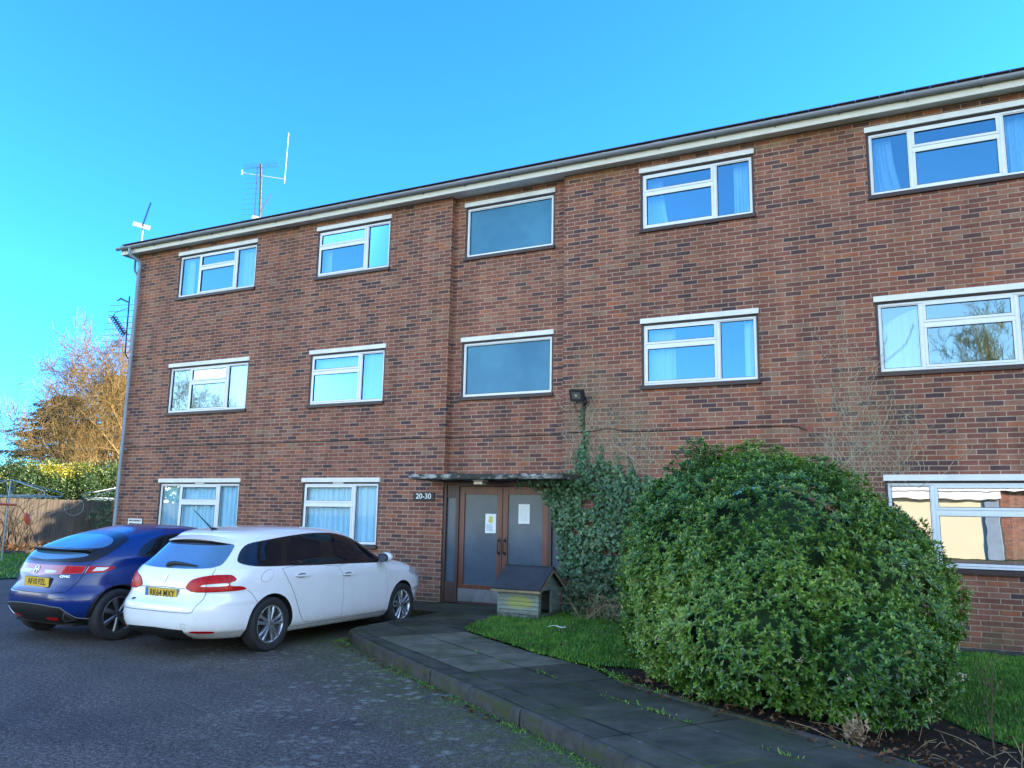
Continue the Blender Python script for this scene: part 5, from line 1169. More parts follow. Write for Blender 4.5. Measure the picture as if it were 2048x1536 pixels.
for sg, ye in ((-1, hy0-.11), (1, hy1+.11)):
    sl = (hr-.565)/(abs(ye-ym)); n_ = Vector((0, sg*sl, 1)).normalized()*.022
    a = [Vector((ox0, ym, hr)), Vector((ox1, ym, hr)), Vector((ox1, ye, .565)), Vector((ox0, ye, .565))]; mb.add(a+[p+n_ for p in a], [(0, 1, 2, 3), (4, 7, 6, 5), (0, 4, 5, 1), (1, 5, 6, 2), (2, 6, 7, 3), (3, 7, 4, 0)])
mb.box(ox0, ox1, ym-.035, ym+.035, hr+.012, hr+.026); rf = mb.build('roof', M['felt'], ht, bevel=.003)
mb = MB(); mb.box(ox0+.003, ox1-.003, hy0-.112, hy0-.10, .535, .568)
for sg in (-1, 1):
    ye = hy0-.11 if sg < 0 else hy1+.11; d = Vector((0, ye-ym, .565-hr)); L_ = d.length; an = math.atan2(d.z, d.y)
    mb.box(0, .012, 0, L_, -.05, -.004, Matrix.Translation((hx1+.062, ym, hr)) @ Matrix.Rotation(an, 4, 'X') if sg > 0 else Matrix.Translation((hx1+.062, ym, hr)) @ Matrix.Rotation(an, 4, 'X') @ Matrix.Scale(-1, 4, (0, 0, 1)))
mb.build('barge_board', M['straw'], ht)
mb = MB(); mb.box(hx0+.02, hx1-.02, hy0+.02, hy1-.02, hz0-.005, hz0+.005); mb.box(hx0+.3, hx0+.32, hy0+.02, hy1-.02, hz0, hz1); mb.build('floor_board', M['well'], ht)
mb = MB(); pts = []
for i in range(14): t = i/13; pts.append((-4.58+.19*t, -2.28+.20*t+.03*math.sin(t*5), .200+.012*math.sin(t*6)))
mb.tube(pts, [.003+.008*t*(1 if t < .8 else .5) for t in np.linspace(0, 1, 14)], 6); tag(mb.build('white_stick', M['paper'], smooth=60), 'pale curved stick lying on the small lawn', 'stick')

# ------------------------------------------------------------------ big evergreen bush
def bush(name, ells, ncl, leafL, label, cat, mat, zmin, seed, shoots=(), loc=(0, 0, 0), core=True, tintf=None, lean=.55, group=None):
    global nr_
    nr_ = np.random.default_rng(seed); root = empty(name, loc, label=label, cat=cat, group=group)
    E = np.array(ells, float); wts = E[:, 3]*E[:, 4]+E[:, 4]*E[:, 5]+E[:, 3]*E[:, 5]; wts /= wts.sum()
    N = int(ncl*2.6); k = nr_.choice(len(E), N, p=wts); d = rand_dirs(N)
    lump = np.array([noise.noise(Vector((a*2.3+kk*3, b*2.3, c*2.3)))*.17+noise.noise(Vector((a*6+kk, b*6, c*6)))*.07 for (a, b, c), kk in zip(d, k)])
    rr = (1+lump)*(1-np.abs(nr_.normal(0, .065, N))-.02)
    deep = nr_.random(N) < .22; rr[deep] *= nr_.uniform(.72, .95, deep.sum())
    P = E[k, :3]+d*E[k, 3:6]*rr[:, None]; ok = P[:, 2] > zmin
    for j, e in enumerate(E): ok &= ~((((P-e[:3])/e[3:6])**2).sum(1) < .80**2)
    # sparse, darker hollows
    hol = np.array([noise.noise(Vector((p[0]*1.6+5, p[1]*1.6, p[2]*1.6+seed))) for p in P]); ok &= ~((hol < -.40) & (nr_.random(N) < .5))
    P, d, k = P[ok][:ncl], d[ok][:ncl], k[ok][:ncl]; nrm = unit(d/E[k, 3:6]); ax = unit(nrm+np.array([0, 0, lean])+nr_.normal(0, .28, P.shape))
    for (sx, sy, sz, h) in shoots:
        for q in np.arange(0, h, .045): 
            P = np.vstack([P, [[sx+nr_.normal(0, .035), sy+nr_.normal(0, .035), sz+q]]]); ax = np.vstack([ax, unit(np.array([[nr_.normal(0, .5), nr_.normal(0, .5), 1.0]]))])
    n = len(P); m = 8; A = np.repeat(ax, m, 0); C_ = np.repeat(P, m, 0); ang = np.tile(np.arange(m)*2.4, n)+np.repeat(nr_.uniform(0, 6.28, n), m)
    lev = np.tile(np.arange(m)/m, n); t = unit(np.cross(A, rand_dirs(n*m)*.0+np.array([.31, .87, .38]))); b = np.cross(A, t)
    rad = t*np.cos(ang)[:, None]+b*np.sin(ang)[:, None]; tilt = (.25+1.15*(1-lev)+nr_.normal(0, .16, n*m))[:, None]
    D = unit(A*np.cos(tilt)+rad*np.sin(tilt)); Nn = unit(A*np.sin(tilt)-rad*np.cos(tilt)); L = leafL*(1.15-.55*lev)*nr_.uniform(.75, 1.2, n*m)
    base = C_+A*(lev*leafL*.55)[:, None]-A*(leafL*.35); V, F = leaves(base, D, Nn, L, L*nr_.uniform(.36, .50, n*m), .22)
    big = np.array([noise.noise(Vector((p[0]*1.3, p[1]*1.3, p[2]*1.3+2))) for p in P])
    ti = np.clip(.47+.26*np.repeat(big, m)+.46*(lev-.45)+nr_.normal(0, .10, n*m)+(0 if tintf is None else np.repeat(tintf(P), m)), 0, .96); ti[nr_.random(n*m) < .004] = 1  # young tips paler; inner leaves darkened more, painting shade into the gaps
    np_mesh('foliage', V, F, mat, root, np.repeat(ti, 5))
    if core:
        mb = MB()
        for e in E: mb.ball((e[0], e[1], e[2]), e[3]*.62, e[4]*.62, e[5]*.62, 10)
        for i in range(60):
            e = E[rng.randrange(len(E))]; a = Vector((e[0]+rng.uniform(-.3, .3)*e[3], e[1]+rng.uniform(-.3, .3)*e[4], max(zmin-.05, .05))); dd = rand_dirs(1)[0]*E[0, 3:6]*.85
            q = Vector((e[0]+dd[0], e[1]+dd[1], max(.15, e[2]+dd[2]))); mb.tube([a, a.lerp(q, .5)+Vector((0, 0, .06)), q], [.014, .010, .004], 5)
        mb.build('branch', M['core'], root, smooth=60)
    return root
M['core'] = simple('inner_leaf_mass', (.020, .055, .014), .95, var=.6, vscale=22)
big_ells = [(-1.95, -4.05, 1.22, .92, 1.0, 1.17), (-1.70, -4.25, 1.10, 1.05, 1.02, 1.18), (-1.15, -4.55, 1.25, 1.02, 1.15, 1.02), (-.75, -4.35, .95, 1.02, 1.25, .98), (-1.45, -3.6, 1.32, 1.15, 1.0, 1.12), (-.55, -3.3, .85, .82, 1.0, .85), (-2.05, -4.45, .62, .70, .70, .62), (-1.25, -5.15, .70, .95, .75, .72), (-.45, -5.25, .55, .62, .68, .58)]
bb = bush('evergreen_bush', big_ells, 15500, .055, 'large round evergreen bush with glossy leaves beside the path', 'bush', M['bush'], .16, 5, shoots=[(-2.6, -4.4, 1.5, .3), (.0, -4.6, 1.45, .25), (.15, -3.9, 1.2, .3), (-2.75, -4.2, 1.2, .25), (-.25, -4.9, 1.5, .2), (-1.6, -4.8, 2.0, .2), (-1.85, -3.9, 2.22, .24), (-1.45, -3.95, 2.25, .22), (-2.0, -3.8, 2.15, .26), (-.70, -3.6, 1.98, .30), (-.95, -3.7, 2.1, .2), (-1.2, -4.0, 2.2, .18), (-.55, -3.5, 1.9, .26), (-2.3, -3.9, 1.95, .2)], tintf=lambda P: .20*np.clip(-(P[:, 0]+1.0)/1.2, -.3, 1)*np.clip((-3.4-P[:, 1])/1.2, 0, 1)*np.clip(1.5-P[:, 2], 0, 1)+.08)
# flower heads on the bush
def flower_heads(parent, ells, n, r, mat, seed):
    rg = np.random.default_rng(seed); mb = MB(); E = ells
    for i in range(n):
        e = E[rg.integers(len(E))]; d = unit(rg.normal(size=3)+np.array([.1, -.5, .2])); p = np.array(e[:3])+d*np.array(e[3:6])*1.0
        if p[2] < .3: continue
        if any((((p-np.array(q[:3]))/np.array(q[3:6]))**2).sum() < .92 for q in E if q is not e): continue
        for j in range(12):
            q = p+rg.normal(size=3)*r*.45; mb.ball(q, r*.20, r*.20, r*.16, 4)
    return mb.build('flower_head', mat, parent)
fh = flower_heads(bb, big_ells, 24, .022, simple('bud_cluster', (.50, .40, .33), .7), 3); fh['kind'] = 'stuff'
mb = MB(); rg = np.random.default_rng(1); c0 = np.array([.20, -4.75, .44])
for j in range(34): q = c0+rg.normal(size=3)*.018; mb.ball(q, .008, .008, .008, 4)
mb.tube([(.0, -4.75, .25), (.12, -4.75, .36), tuple(c0)], .004, 5); mb.build('flower_head', simple('pale_flower', (.72, .58, .52), .7), bb)

# ------------------------------------------------------------------ ivy on the wall
def ivy_leaves(pts, nrm, L, mat, parent, spread=.35, name='foliage'):
    n = len(pts); N = unit(np.asarray(nrm)+nr_.normal(0, spread, (n, 3))); D = unit(np.cross(N, rand_dirs(n))); D[:, 2] -= .5; D = unit(D-N*(D*N).sum(1, keepdims=True))
    S = np.cross(D, N); l = (L*nr_.uniform(.6, 1.25, n))[:, None]; P = np.asarray(pts)
    prof = [(-.08, 0), (-.05, .36), (.30, .62), (.38, .28), (.78, .34), (1.08, 0), (.78, -.34), (.38, -.28), (.30, -.62), (-.05, -.36)]
    V = np.stack([P+D*l*a+S*l*b-N*l*(.10*abs(b)+.08*max(0, a-.3)) for a, b in prof]+[P+D*l*.32+N*l*.05], 1).reshape(-1, 3); b = (np.arange(n)*11)[:, None]
    F = np.concatenate([b+np.array([[i, (i+1) % 10, 10]]) for i in range(10)]); big = np.array([noise.noise(Vector((p[0]*2, p[1]*2, p[2]*2))) for p in P])
    return np_mesh(name, V, F, mat, parent, np.repeat(np.clip(.45+.3*big+nr_.normal(0, .22, n), 0, 1), 11))
iv = empty('climbing_ivy', (-4.4, 0, .1), label='dark green ivy climbing the brick wall right of the entrance doors', cat='ivy'); iv.location = (0, 0, 0)
poly = [(-6.0, 2.24), (-5.72, 2.04), (-5.55, 1.78), (-5.44, 1.45), (-5.38, 1.0), (-5.33, .55), (-5.25, .2), (-3.0, .2), (-3.0, 1.9), (-3.35, 2.18), (-3.9, 2.35), (-4.0, 2.25), (-4.15, 2.48), (-4.25, 2.30), (-4.38, 2.55), (-4.48, 2.30), (-4.62, 2.62), (-4.70, 2.80), (-4.78, 2.50), (-4.86, 2.62), (-4.95, 2.85), (-5.03, 2.62), (-5.12, 2.45), (-5.22, 2.40), (-5.3, 2.25)]
x = nr_.uniform(-6.1, -2.9, 26000); z = nr_.uniform(.15, 2.9, 26000); ok = in_poly(x, z, poly)
edge = np.array([noise.noise(Vector((a*4, b*4, 1))) for a, b in zip(x, z)]); top = np.clip((z-2.15)/.5, 0, 1); ok &= ~((nr_.random(len(x)) < top*.75)) & (edge > -.45)
x, z = x[ok], z[ok]; bul = np.clip((2.3-z)/2.0, 0, 1); y = -.02-nr_.random(len(x))**1.5*(.10+.30*bul*np.clip((x+5.6)/1.2, .25, 1))
ivy_leaves(np.stack([x, y, z], 1)[:9000], np.tile(np.array([.1, -1, .35]), (min(9000, len(x)), 1)), .052, M['ivy'], iv)
# runners going up the wall and over the canopy underside
P = []
for (x0, z0, h, wv) in [(-5.0, 2.4, 1.08, .03), (-4.93, 2.5, .55, .04), (-4.68, 2.4, .45, .03), (-5.08, 2.3, .5, .05), (-4.36, 2.3, .38, .03), (-4.14, 2.3, .3, .03), (-4.52, 2.3, .28, .02)]:
    for t in np.arange(0, h, .010): 
        for _ in range(1 if t > h*.5 else 2): P.append((x0+math.sin(t*9+x0*7)*wv+nr_.normal(0, .022*(1.5-t/h)), -.012-nr_.random()*.03, z0+t))
P = np.array(P); ivy_leaves(P, np.tile([0, -1, .3], (len(P), 1)), .034, M['ivy'], iv, name='runner')['kind'] = 'stuff'
P = np.array([(nr_.uniform(-6.1, -4.9), nr_.uniform(-.45, .0), 2.25-abs(nr_.normal(0, .05))) for _ in range(700)]); P = P[nr_.random(len(P)) < (P[:, 0]+6.2)/1.3]
ivy_leaves(P, np.tile([0, -1, -.3], (len(P), 1)), .05, M['ivy'], iv, name='runner')['kind'] = 'stuff'
mb = MB()
for _ in range(60):
    x0 = rng.uniform(-5.3, -3.2); pts = [(x0, -.02, .15)]; 
    for j in range(8): pts.append((pts[-1][0]+rng.gauss(0, .06), -.02-rng.random()*.05, pts[-1][2]+rng.uniform(.1, .3)))
    mb.tube(pts, [.008]*5+[.004]*4, 4)
mb.build('stem', M['bark'], iv)
# lower shrubs at the foot of the ivy
bush('garden_shrub', [(-4.55, -.55, .45, .50, .40, .45), (-4.1, -.7, .40, .45, .40, .38)], 420, .05, 'low pale leaved shrub at the foot of the ivy behind the kennel', 'shrub', M['varieg'], .16, 9, core=False)
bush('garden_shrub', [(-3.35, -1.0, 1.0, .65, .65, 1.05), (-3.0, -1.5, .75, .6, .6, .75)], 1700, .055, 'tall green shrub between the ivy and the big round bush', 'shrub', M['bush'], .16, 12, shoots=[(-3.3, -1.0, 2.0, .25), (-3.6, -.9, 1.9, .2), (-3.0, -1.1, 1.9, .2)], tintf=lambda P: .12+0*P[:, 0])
mb = MB()
for _ in range(90):
    a = Vector((rng.uniform(-4.7, -3.1), rng.uniform(-1.1, -.5), .17)); d = Vector((rng.gauss(0, .35), rng.gauss(-.05, .2), rng.uniform(.1, .5))); mb.tube([a, a+d*.5+Vector((0, 0, .08)), a+d+Vector((0, 0, -.05))], [.005, .004, .002], 4)
tag(mb.build('dead_stems', M['straw']), 'tangle of dry brown stems under the ivy behind the lawn', 'stems', kind='stuff')
# pale remains of old climbers on the brick
def vine(cx, z0, wd, ht, n, seed, label, top):
    rg = random.Random(seed); mb = MB()
    for i in range(n):
        long_ = rg.random() < .22; x = cx+max(-1, min(1, rg.gauss(0, .48)))*wd; e = abs(x-cx)/wd; z = z0+(rg.random()**1.5)*ht*(.35 if long_ else .95)*(1-.35*e)
        h = ht*(rg.uniform(.3, .75) if long_ else rg.uniform(.04, .20)); dx = rg.gauss(0, .15) if long_ else rg.gauss(0, .8); pts = [(x, -.005, z)]; s_ = .035
        while pts[-1][2] < min(z+h, z0+top*(1-.45*e)):
            dx += rg.gauss(0, .45); dx *= .80; px, _, pz = pts[-1]; pts.append((px+dx*s_, -.005-rg.random()*.006, pz+s_*rg.uniform(.45, 1.1)))
            if len(pts) > 120: break
        if len(pts) < 3: continue
        r = rg.uniform(.0020, .0036) if long_ else rg.uniform(.0012, .0022); mb.tube(pts, [r]*(len(pts)-1)+[r*.4], 4)
        for _ in range(rg.randrange(0, 4)):
            q = pts[rg.randrange(len(pts))]; b = [q]; ddx = rg.choice([-1, 1])*rg.uniform(.3, 1)
            for _ in range(rg.randrange(2, 7)): b.append((b[-1][0]+ddx*.025, -.006, b[-1][2]+.024+rg.gauss(0, .012))); ddx *= .85
            mb.tube(b, r*.6, 4)
    return tag(mb.build('dead_vine', M['deadstem'], smooth=60), label, 'dead vine', 'dried climbers left on the brick wall')
vine(-4.45, 2.3, .85, 1.35, 200, 3, 'pale dried climber stems on the brick below and left of the middle floor window', 1.6)
vine(-4.95, 2.6, .28, 1.9, 44, 5, 'thin pale dried climber stems rising above the floodlight', 2.1)
vine(-.72, 2.15, .78, 1.5, 190, 8, 'pale dried climber stems on the brick above the big round bush', 1.75)
vine(-.85, 3.2, .35, 1.8, 44, 11, 'thin pale dried climber stems reaching up between the right hand windows', 1.75)

# ------------------------------------------------------------------ foreground bed: bare stem, dry stalks
mb = MB()
def twig(mb, p, d, L, r, depth, rg):
    pts = [p]; q = Vector(p); d = Vector(d).normalized()
    for i in range(5): d = (d+Vector((rg.gauss(0, .10), rg.gauss(0, .10), rg.gauss(.02, .06)))).normalized(); q = q+d*L/5; pts.append(tuple(q))
    mb.tube(pts, [r*(1-.11*i) for i in range(6)], 5)
    if depth:
        for k in range(3): i = rg.randrange(2, 6); twig(mb, pts[i], d+Vector((rg.gauss(0, .6), rg.gauss(0, .6), .2)), L*rg.uniform(.35, .6), r*.55, depth-1, rg)
rg = random.Random(4); twig(mb, (.36, -5.55, .03), (-.06, .0, 1), .56, .008, 0, rg); twig(mb, (.345, -5.56, .22), (-.35, 0, 1), .30, .004, 1, rg); twig(mb, (.36, -5.55, .50), (.25, 0, 1), .22, .004, 1, rg); twig(mb, (.33, -5.55, .52), (-.15, 0, 1), .20, .004, 0, rg); twig(mb, (.37, -5.55, .45), (.5, .1, .6), .16, .003, 0, rg)
for i in range(26): mb.ball((.34+rg.gauss(0, .035), -5.55+rg.gauss(0, .03), rg.uniform(.1, .7)), .006, .006, .007, 4)
tag(mb.build('bare_plant', M['bark'], smooth=60), 'thin leafless stem standing in the soil right of the big bush', 'plant')
mb = MB(); rg = random.Random(9)
for _ in range(70):
    x, y = rg.uniform(-.6, 1.9), 0; y = -5.2-.62*(x+.2)*.5-rg.uniform(.1, 1.0); a = Vector((x, y, ground_z(x, y)+.02)); d = Vector((rg.gauss(0, .16), rg.gauss(0, .12), abs(rg.gauss(.02, .07)))); mb.tube([a, a+d*.6+Vector((0, 0, .02)), a+d], [.0024, .0022, .0012], 4)
for _ in range(22):
    a = Vector((rg.uniform(.45, 1.4), rg.uniform(-6.2, -5.5), .02)); d = Vector((rg.gauss(0, .08), rg.gauss(0, .05), rg.uniform(.08, .22))); mb.tube([a, a+d], [.0035, .002], 4)
tag(mb.build('dry_stalks', M['straw']), 'dry straw coloured stalks lying on the bare soil', 'stalks', kind='stuff')
n = 170; c0 = np.array([-.53, -5.93, .17]); P = c0+nr_.normal(0, 1, (n, 3))*np.array([.035, .03, .04]); V, F = leaves(P, unit(nr_.normal(size=(n, 3))+np.array([0, 0, .9])), rand_dirs(n), nr_.uniform(.03, .07, n), nr_.uniform(.012, .028, n), .4)
tag(np_mesh('withered_plant', V, F, M['straw'], tint=np.repeat(nr_.random(n), 5)), 'withered tan plant at the foot of the big bush beside the path', 'plant', kind='stuff')

# ------------------------------------------------------------------ garden on the left: fence, dryers, trees
fe = empty('wooden_fence', (-30, 5, 0), label='brown close boarded wooden fence behind the clothes dryers', cat='fence'); fe.location = (0, 0, 0)
mb = MB(); y = -14.0
while y < 16: o = rng.uniform(-.012, .012); mb.box(-30.02+o, -30.0+o, y, y+.105, .08, 1.98+rng.uniform(-.02, .02)); y += .112
mb.build('board_panel', M['fence'], fe)
for k in range(11):
    mb = MB(); mb.box(-30.14, -30.05, -13.9+k*2.7, -13.8+k*2.7, 0, 2.02); mb.build('post', M['fence'], fe)
mb = MB(); mb.box(-30.0, -29.955, -14, 16, 0, .12); mb.build('gravel_board', M['fence'], fe)
mb = MB(); mb.box(-28.75, -28.6, 3.2, 6.2, 0, .14); tag(mb.build('timber_sleeper', M['fence'], bevel=.01), 'low timber edging between the garden grass and the fence', 'edging')
def dryer(x, y, rz, label, tops):
    t = empty('rotary_clothes_dryer', (x, y, 0), rz, label=label, cat='clothes dryer', group='rotary clothes dryers in the garden')
    mb = MB(); mb.tube([(0, 0, 0), (0, 0, 2.5)], .024, 10); mb.lathe([(.03, 1.25), (.04, 1.25), (.04, 1.45), (.03, 1.45)], 12, 'Z'); mb.build('pole', M['galv'], t, smooth=50)
    tips = []
    for k in range(4):
        a = math.pi/2*k; d = Vector((math.cos(a), math.sin(a), 0)); mb = MB(); tip = d*1.72+Vector((0, 0, 2.10)); tips.append(tip)
        mb.tube([Vector((0, 0, 2.48)), d*.25+Vector((0, 0, 2.44)), d*1.60+Vector((0, 0, 2.15)), d*1.70+Vector((0, 0, 2.12)), d*1.72+Vector((0, 0, 2.02))], .014, 8); mb.tube([d*.05+Vector((0, 0, 2.02)), d*1.72+Vector((0, 0, 2.02))], .009, 6); mb.tube([d*.22+Vector((0, 0, 2.44)), d*.05+Vector((0, 0, 2.04))], .008, 6); mb.build('arm', M['galv'], t, smooth=50)
    mb = MB()
    for r in np.linspace(.55, 1.70, 6):
        for k in range(4):
            a, b = [Vector((math.cos(q), math.sin(q), 0))*r for q in (math.pi/2*k, math.pi/2*(k+1))]; sg = .05+.04*rng.random(); mb.tube([a.lerp(b, u)+Vector((0, 0, 2.03-sg*4*u*(1-u))) for u in np.linspace(0, 1, 9)], .0055, 4)
    mb.build('washing_line', M['line'], t); return t
d1 = dryer(-25, 2.82, R(90), 'rotary clothes dryer at the left edge of the photo in front of the fence', 1)
dryer(-25, 7.0, R(90), 'rotary clothes dryer half hidden by the corner of the building', 1)
mb = MB(); pts = [(-25+.0*t, 5.0+.35*math.sin(t), 1.72-.30*math.cos(t)) for t in np.linspace(-2.6, 2.6, 24)]; mb.tube(pts, .006, 5); mb.tube([(-25, 3.6, 1.45), (-25, 4.2, 1.46), (-25, 4.9, 1.66), (-25, 5.4, 2.0)], .005, 5); tag(mb.build('loose_line', M['line']), 'loop of slack washing line hanging between the two dryers', 'washing line')
gt = empty('garden_tool', (-24.6, 3.6, .2), label='long thin pole with a red oval casing leaning by the clothes dryer', cat='garden tool'); gt.location = (0, 0, 0)
mb = MB(); mb.tube([(-24.9, 3.02, 1.70), (-24.9, 3.14, 1.66), (-24.8, 3.24, 1.45), (-24.5, 3.85, .05)], .011, 6); mb.build('shaft', M['blackm'], gt, smooth=50)
mb = MB(); mb.ball((0, 0, 0), .04, .105, .20, 10, Matrix.Rotation(R(22), 4, 'X')); o = mb.build('casing', M['orange'], gt, smooth=60); o.location = (-24.75, 3.32, 1.30)
mb = MB(); mb.tube([(-24.9, 2.3, 1.735), (-24.9, 3.0, 1.72)], .035, 8); mb.build('handle', M['orange'], gt, smooth=60)

class Tubes:
    def __init__(s): s.V = []; s.F = []; s.n = 0
    def seg(s, a, b, ra, rb, k=4):
        d = (b-a); 
        if d.length < 1e-6: return
        d.normalize(); u = d.orthogonal().normalized(); w = d.cross(u)
        for p, r in ((a, ra), (b, rb)):
            for i in range(k): t = 2*math.pi*i/k; s.V.append(p+(u*math.cos(t)+w*math.sin(t))*r)
        for i in range(k): s.F.append((s.n+i, s.n+(i+1) % k, s.n+k+(i+1) % k, s.n+k+i))
        s.n += 2*k
def bare_tree(name, base, H, spread, label, seed, mat, trunk_r=.28, levels=5, dirs=None, up=.25, group=None, n0=9, z0=.15):
    rg = random.Random(seed); root = empty(name, base, label=label, cat='tree', group=group); T = Tubes(); B = Tubes(); p = Vector((0, 0, 0)); d = Vector((rg.gauss(0, .05), rg.gauss(0, .05), 1)); nodes = []
    for i in range(10):
        q = p+Vector((rg.gauss(0, .06), rg.gauss(0, .06), H/12)); r0, r1 = trunk_r*(1-i*.085), trunk_r*(1-(i+1)*.085); B.seg(p, q, r0, r1, 8); p = q; nodes.append((p.copy(), r1))
    def grow(p, d, L, r, lev):
        m = 6; q = p
        for i in range(m):
            d = (d+Vector((rg.gauss(0, .13), rg.gauss(0, .13), rg.gauss(up*.18, .10)))).normalized(); a = q; q = q+d*(L/m); ra, rb = r*(1-.13*i), r*(1-.13*(i+1)); (B if lev >= levels-1 else T).seg(a, q, max(ra, .010), max(rb, .008), 5 if lev >= levels-1 else 3)
            if lev > 0 and i >= 1:
                for _ in range(2 if lev > 1 else 2):
                    if rg.random() < .78:
                        side = d.cross(Vector((rg.gauss(0, 1), rg.gauss(0, 1), rg.gauss(0, 1)))).normalized(); grow(q, (d*.75+side*rg.uniform(.45, .95)).normalized(), L*rg.uniform(.38, .60), rb*.55, lev-1)
    for i in range(n0):
        pt, r = nodes[min(9, int(10*(z0+(1-z0)*i/n0)))]; a = rg.uniform(0, 6.28) if dirs is None else rg.gauss(dirs[0], dirs[1]); e = rg.uniform(.05, .9)*(1-.2*i/n0)+.5*i/n0
        grow(pt, Vector((math.cos(a)*math.cos(e), math.sin(a)*math.cos(e), math.sin(e))), spread*rg.uniform(.7, 1.05)*(1-.35*i/n0), r*.6, levels-1)
    np_mesh('trunk', [tuple(v) for v in B.V], B.F[:], M['bark'] if mat is None else mat, root); np_mesh('crown', [tuple(v) for v in T.V], T.F, mat or M['twig'], root); return root
bare_tree('bare_tree', (-38.2, 17.5, 0), 8.6, 6.0, 'leafless tree with sunlit yellow branches beside the end wall', 21, M['twig'], .26, 4, dirs=(R(205), .75), n0=20, z0=.10)
bare_tree('bare_tree', (-47.8, 21.0, 0), 8.0, 5.0, 'smaller leafless tree with tan twigs in front of the dark conifer', 33, M['twig'], .18, 4, n0=6, z0=.2)
def conifer(name, base, H, rad, n, label, seed):
    rg = random.Random(seed); root = empty(name, base, label=label, cat='tree'); B = Tubes(); Pp = []; Dd = []
    B.seg(Vector((0, 0, 0)), Vector((0, 0, H)), .35, .03, 8)
    for i in range(n):
        t = rg.random()**.8; z = H*(.06+.92*t); a = rg.uniform(0, 6.28); L = rad*(1-t)**.62*rg.uniform(.55, 1.12)+.4; d = Vector((math.cos(a), math.sin(a), rg.uniform(-.05, .28))); q = Vector((0, 0, z)); m = 9
        for j in range(m):
            b = q+d*(L/m); B.seg(q, b, .03*(1-j/m)+.006, .03*(1-(j+1)/m)+.005, 3)
            for _ in range(int(3+11*j/m)):
                u = rg.random(); side = Vector((-d.y, d.x, 0)).normalized()*rg.gauss(0, .26*(1.2-j/m*.4)); w = q.lerp(b, u)+side+Vector((0, 0, -abs(rg.gauss(0, .10)))); Pp.append(w); Dd.append((d+side*1.2+Vector((rg.gauss(0, .2), rg.gauss(0, .2), -.15+rg.gauss(0, .2)))).normalized())
            q = b; d.z -= .035
    np_mesh('trunk', [tuple(v) for v in B.V], B.F, M['bark'], root); P = np.array([tuple(p) for p in Pp]); D = np.array([tuple(p) for p in Dd]); k = len(P)
    V, F = leaves(P, D, unit(rand_dirs(k)+np.array([0, 0, .8])), nr_.uniform(.22, .45, k), nr_.uniform(.06, .12, k), .2); np_mesh('crown', V, F, M['needle'], root, np.repeat(np.clip(nr_.normal(.45, .2, k), 0, 1), 5)); return root
conifer('conifer_tree', (-58.0, 26.5, 0), 10.4, 6.0, 300, 'dark green conifer with drooping branches behind the garden', 3)
conifer('conifer_tree', (-53.6, 28.0, 0), 12.0, 5.4, 280, 'second dark conifer nearer the building behind the bare branches', 8)
conifer('conifer_tree', (-13.0, 19.5, 0), 7.6, 4.2, 150, 'unseen dark conifer added behind the apartment block to shade the fence', 15)  # out of view, added to cast shade on the garden fence
conifer('conifer_tree', (-8.0, 17.5, 0), 7.0, 3.6, 120, 'smaller unseen conifer added behind the apartment block to shade the fence', 17)  # second unseen tree, added for the same fence shade
# hedge plants behind the fence
hp = [(-32.2, 3.2, 1.5, 1.0, 1.1, .8), (-32.0, 4.6, 1.55, .9, 1.0, .8), (-32.2, 6.0, 1.8, 1.0, 1.1, .9), (-32.0, 7.4, 2.45, 1.0, 1.0, 1.05), (-32.2, 8.8, 2.5, 1.0, 1.1, 1.05), (-32.0, 10.2, 2.55, 1.0, 1.0, 1.05), (-32.2, 11.8, 2.6, 1.0, 1.1, 1.1)]
nr_ = np.random.default_rng(77); he = empty('hedge', (-32, 7, 0), label='yellow green leafy hedge growing above the wooden fence', cat='hedge'); he.location = (0, 0, 0)
PP = []; TT = []
for e in hp:
    d = rand_dirs(4200); r = (1+np.array([noise.noise(Vector((a*3+e[1], b*3, c*3)))*.28 for a, b, c in d]))*nr_.uniform(.72, 1.06, len(d)); P = np.array(e[:3])+d*np.array(e[3:])*r[:, None]; PP.append(P); TT.append(.30+.30*np.clip((P[:, 2]-2.2)/1.0, -.6, 1)+np.array([.62*max(0, noise.noise(Vector((p[1]*.85, p[2]*1.1, 5)))+.02) for p in P])*(P[:, 2] > 2.35))
P = np.concatenate(PP); ti = np.concatenate(TT)+nr_.normal(0, .12, len(P)); V, F = leaves(P, unit(nr_.normal(size=P.shape)+np.array([.3, -.2, .5])), rand_dirs(len(P)), nr_.uniform(.08, .16, len(P)), nr_.uniform(.04, .07, len(P))); np_mesh('foliage', V, F, M['hedge'], he, np.repeat(np.clip(ti, 0, .98), 5))
mb = MB(); rg = random.Random(2)
for _ in range(40):
    yy = rg.uniform(2.5, 12); q = Vector((-32+rg.gauss(0, .3), yy, 0)); mb.tube([q, q+Vector((rg.gauss(0, .1), rg.gauss(0, .2), 1.5)), q+Vector((rg.gauss(0, .2), rg.gauss(0, .4), 2.6))], [.03, .02, .008], 5)
for e in hp: mb.ball(e[:3], e[3]*.62, e[4]*.75, e[5]*.62, 8)
mb.build('stem', M['core'], he)
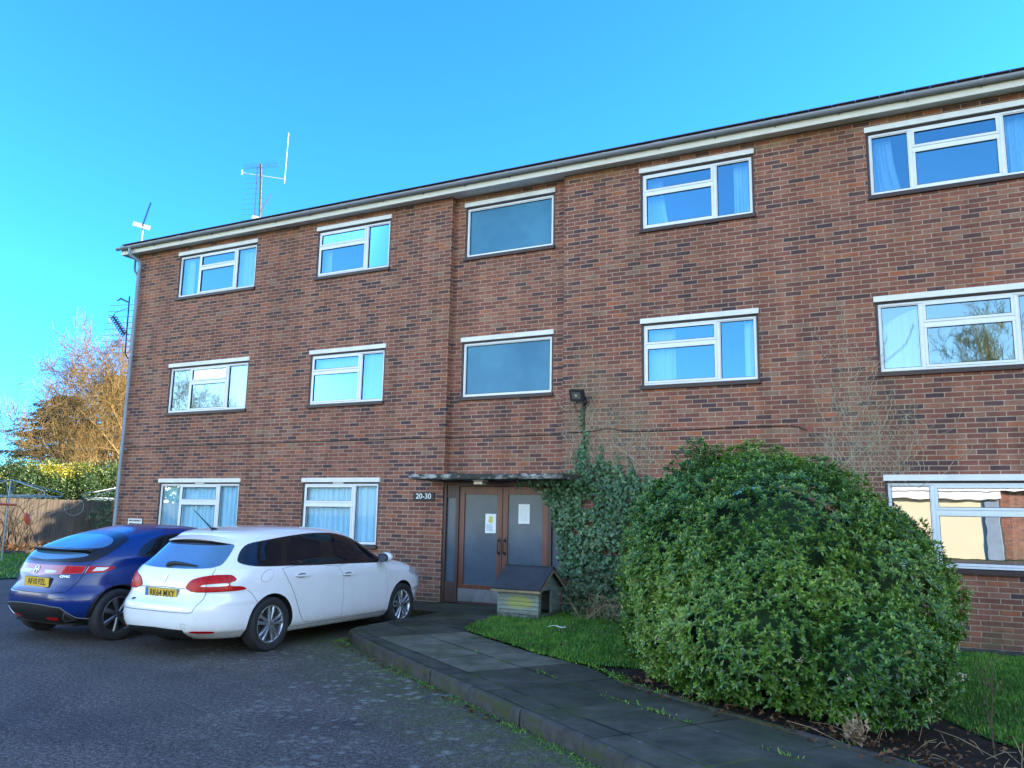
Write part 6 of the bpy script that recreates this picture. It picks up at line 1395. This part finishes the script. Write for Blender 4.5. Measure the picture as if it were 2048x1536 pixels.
# shrubs and stems against the fence
mb = MB(); rg = random.Random(14)
for (yy, h) in ((5.8, 1.5), (6.15, 1.7), (6.6, 1.2)):
    for _ in range(5): twig(mb, (-29.75+rg.gauss(0, .08), yy+rg.gauss(0, .08), 0), (rg.gauss(0, .1), rg.gauss(0, .16), 1), h*rg.uniform(.7, 1.1), .022, 2, rg)
tag(mb.build('bare_shrub', M['bark'], smooth=60), 'bare brown stems of shrubs standing against the wooden fence', 'shrub')
n = 2600; P = np.stack([nr_.uniform(-29.9, -29.4, n), nr_.uniform(8.4, 11.5, n), nr_.uniform(.1, 2.3, n)], 1); P = P[np.array([noise.noise(Vector((a[1]*1.2, a[2]*1.2, 3)))+.6*(a[1]-9.1) > .0 for a in P])]; V, F = leaves(P, unit(nr_.normal(size=P.shape)+np.array([.6, 0, -.2])), rand_dirs(len(P)), nr_.uniform(.06, .11, len(P)), nr_.uniform(.04, .06, len(P)))
ivf = empty('fence_ivy', (-29.6, 9.8, 0), label='dark ivy covering the end of the wooden fence by the building corner', cat='ivy'); o = np_mesh('foliage', V-np.array([-29.6, 9.8, 0]), F, M['ivy'], ivf, np.repeat(np.clip(nr_.normal(.35, .2, len(P)), 0, 1), 5))
n = 900; P = np.stack([nr_.uniform(-29.9, -29.2, n), nr_.uniform(3.0, 9.5, n), nr_.uniform(.02, .3, n)], 1); V, F = leaves(P, unit(nr_.normal(size=P.shape)+np.array([.3, 0, .6])), rand_dirs(n), nr_.uniform(.08, .2, n), nr_.uniform(.03, .07, n)); tag(np_mesh('border_plants', V, F, M['deadleaf'], tint=np.repeat(nr_.random(n), 5)), 'brown dead plants along the foot of the wooden fence', 'plants', kind='stuff')
# distant house roof at the left edge
hs_ = empty('distant_house', (-76, 30, 0), label='distant house with an orange tiled roof at the left edge', cat='house')
mb = MB(); mb.box(-8, 6.0, -4, 4, 0, 3.6); mb.build('wall', M['brick'], hs_)
mb = MB(); mb.add([(-8.3, -4.4, 3.55), (6.3, -4.4, 3.55), (6.3, 0, 4.75), (-8.3, 0, 4.75), (6.3, 4.4, 3.55), (-8.3, 4.4, 3.55), (-8.3, -4.4, 3.4), (6.3, -4.4, 3.4), (6.3, 4.4, 3.4), (-8.3, 4.4, 3.4)], [(0, 1, 2, 3), (3, 2, 4, 5), (1, 7, 8, 4, 2), (0, 3, 5, 9, 6), (0, 6, 7, 1), (5, 4, 8, 9), (6, 9, 8, 7)]); mb.build('roof', simple('orange_tile', (.42, .20, .11), .8, var=.2), hs_)

# ------------------------------------------------------------------ across the car park (seen in the window reflections)
gb = empty('garage_block', (-3, -36, 0), label='low cream building across the car park seen in the window reflections', cat='building')
mb = MB(); mb.box(-14, 6.6, -6, 0, 0, 3.05); mb.build('wall', M['cream_wall'], gb)
mb = MB(); mb.box(6.6, 20, -6, .05, 0, 3.4); mb.build('brick_wall', M['brick'], gb)
mb = MB(); mb.box(-14.4, 20.4, -6.4, .45, 3.45, 3.75); mb.box(-14.3, 6.6, -6.3, .35, 3.051, 3.44); mb.build('roof', M['whitep'], gb)
mb = MB(); mb.box(5.9, 6.5, .01, .10, 0, 3.0); mb.build('door', M['pipe'], gb)
bare_tree('bare_tree', (4.6, -42, 0), 13.0, 4.6, 'tall bare tree across the car park mirrored in the right window', 51, M['pale_twig'], .30, 4, n0=9, z0=.35, up=.6)
bare_tree('bare_tree', (-52, -33, 0), 12, 6.0, 'bare tree across the car park mirrored in the left windows', 52, M['twig'], .30, 4, n0=12, z0=.2)
bush('far_bush', [(-49, -32, 3.5, 4.5, 4, 4.2), (-55, -36, 3.5, 4.5, 4, 4.4)], 900, .5, 'yellow green bush across the car park mirrored in the left windows', 'bush', M['hedge'], .2, 31, core=False)
print('objects', len(bpy.data.objects))
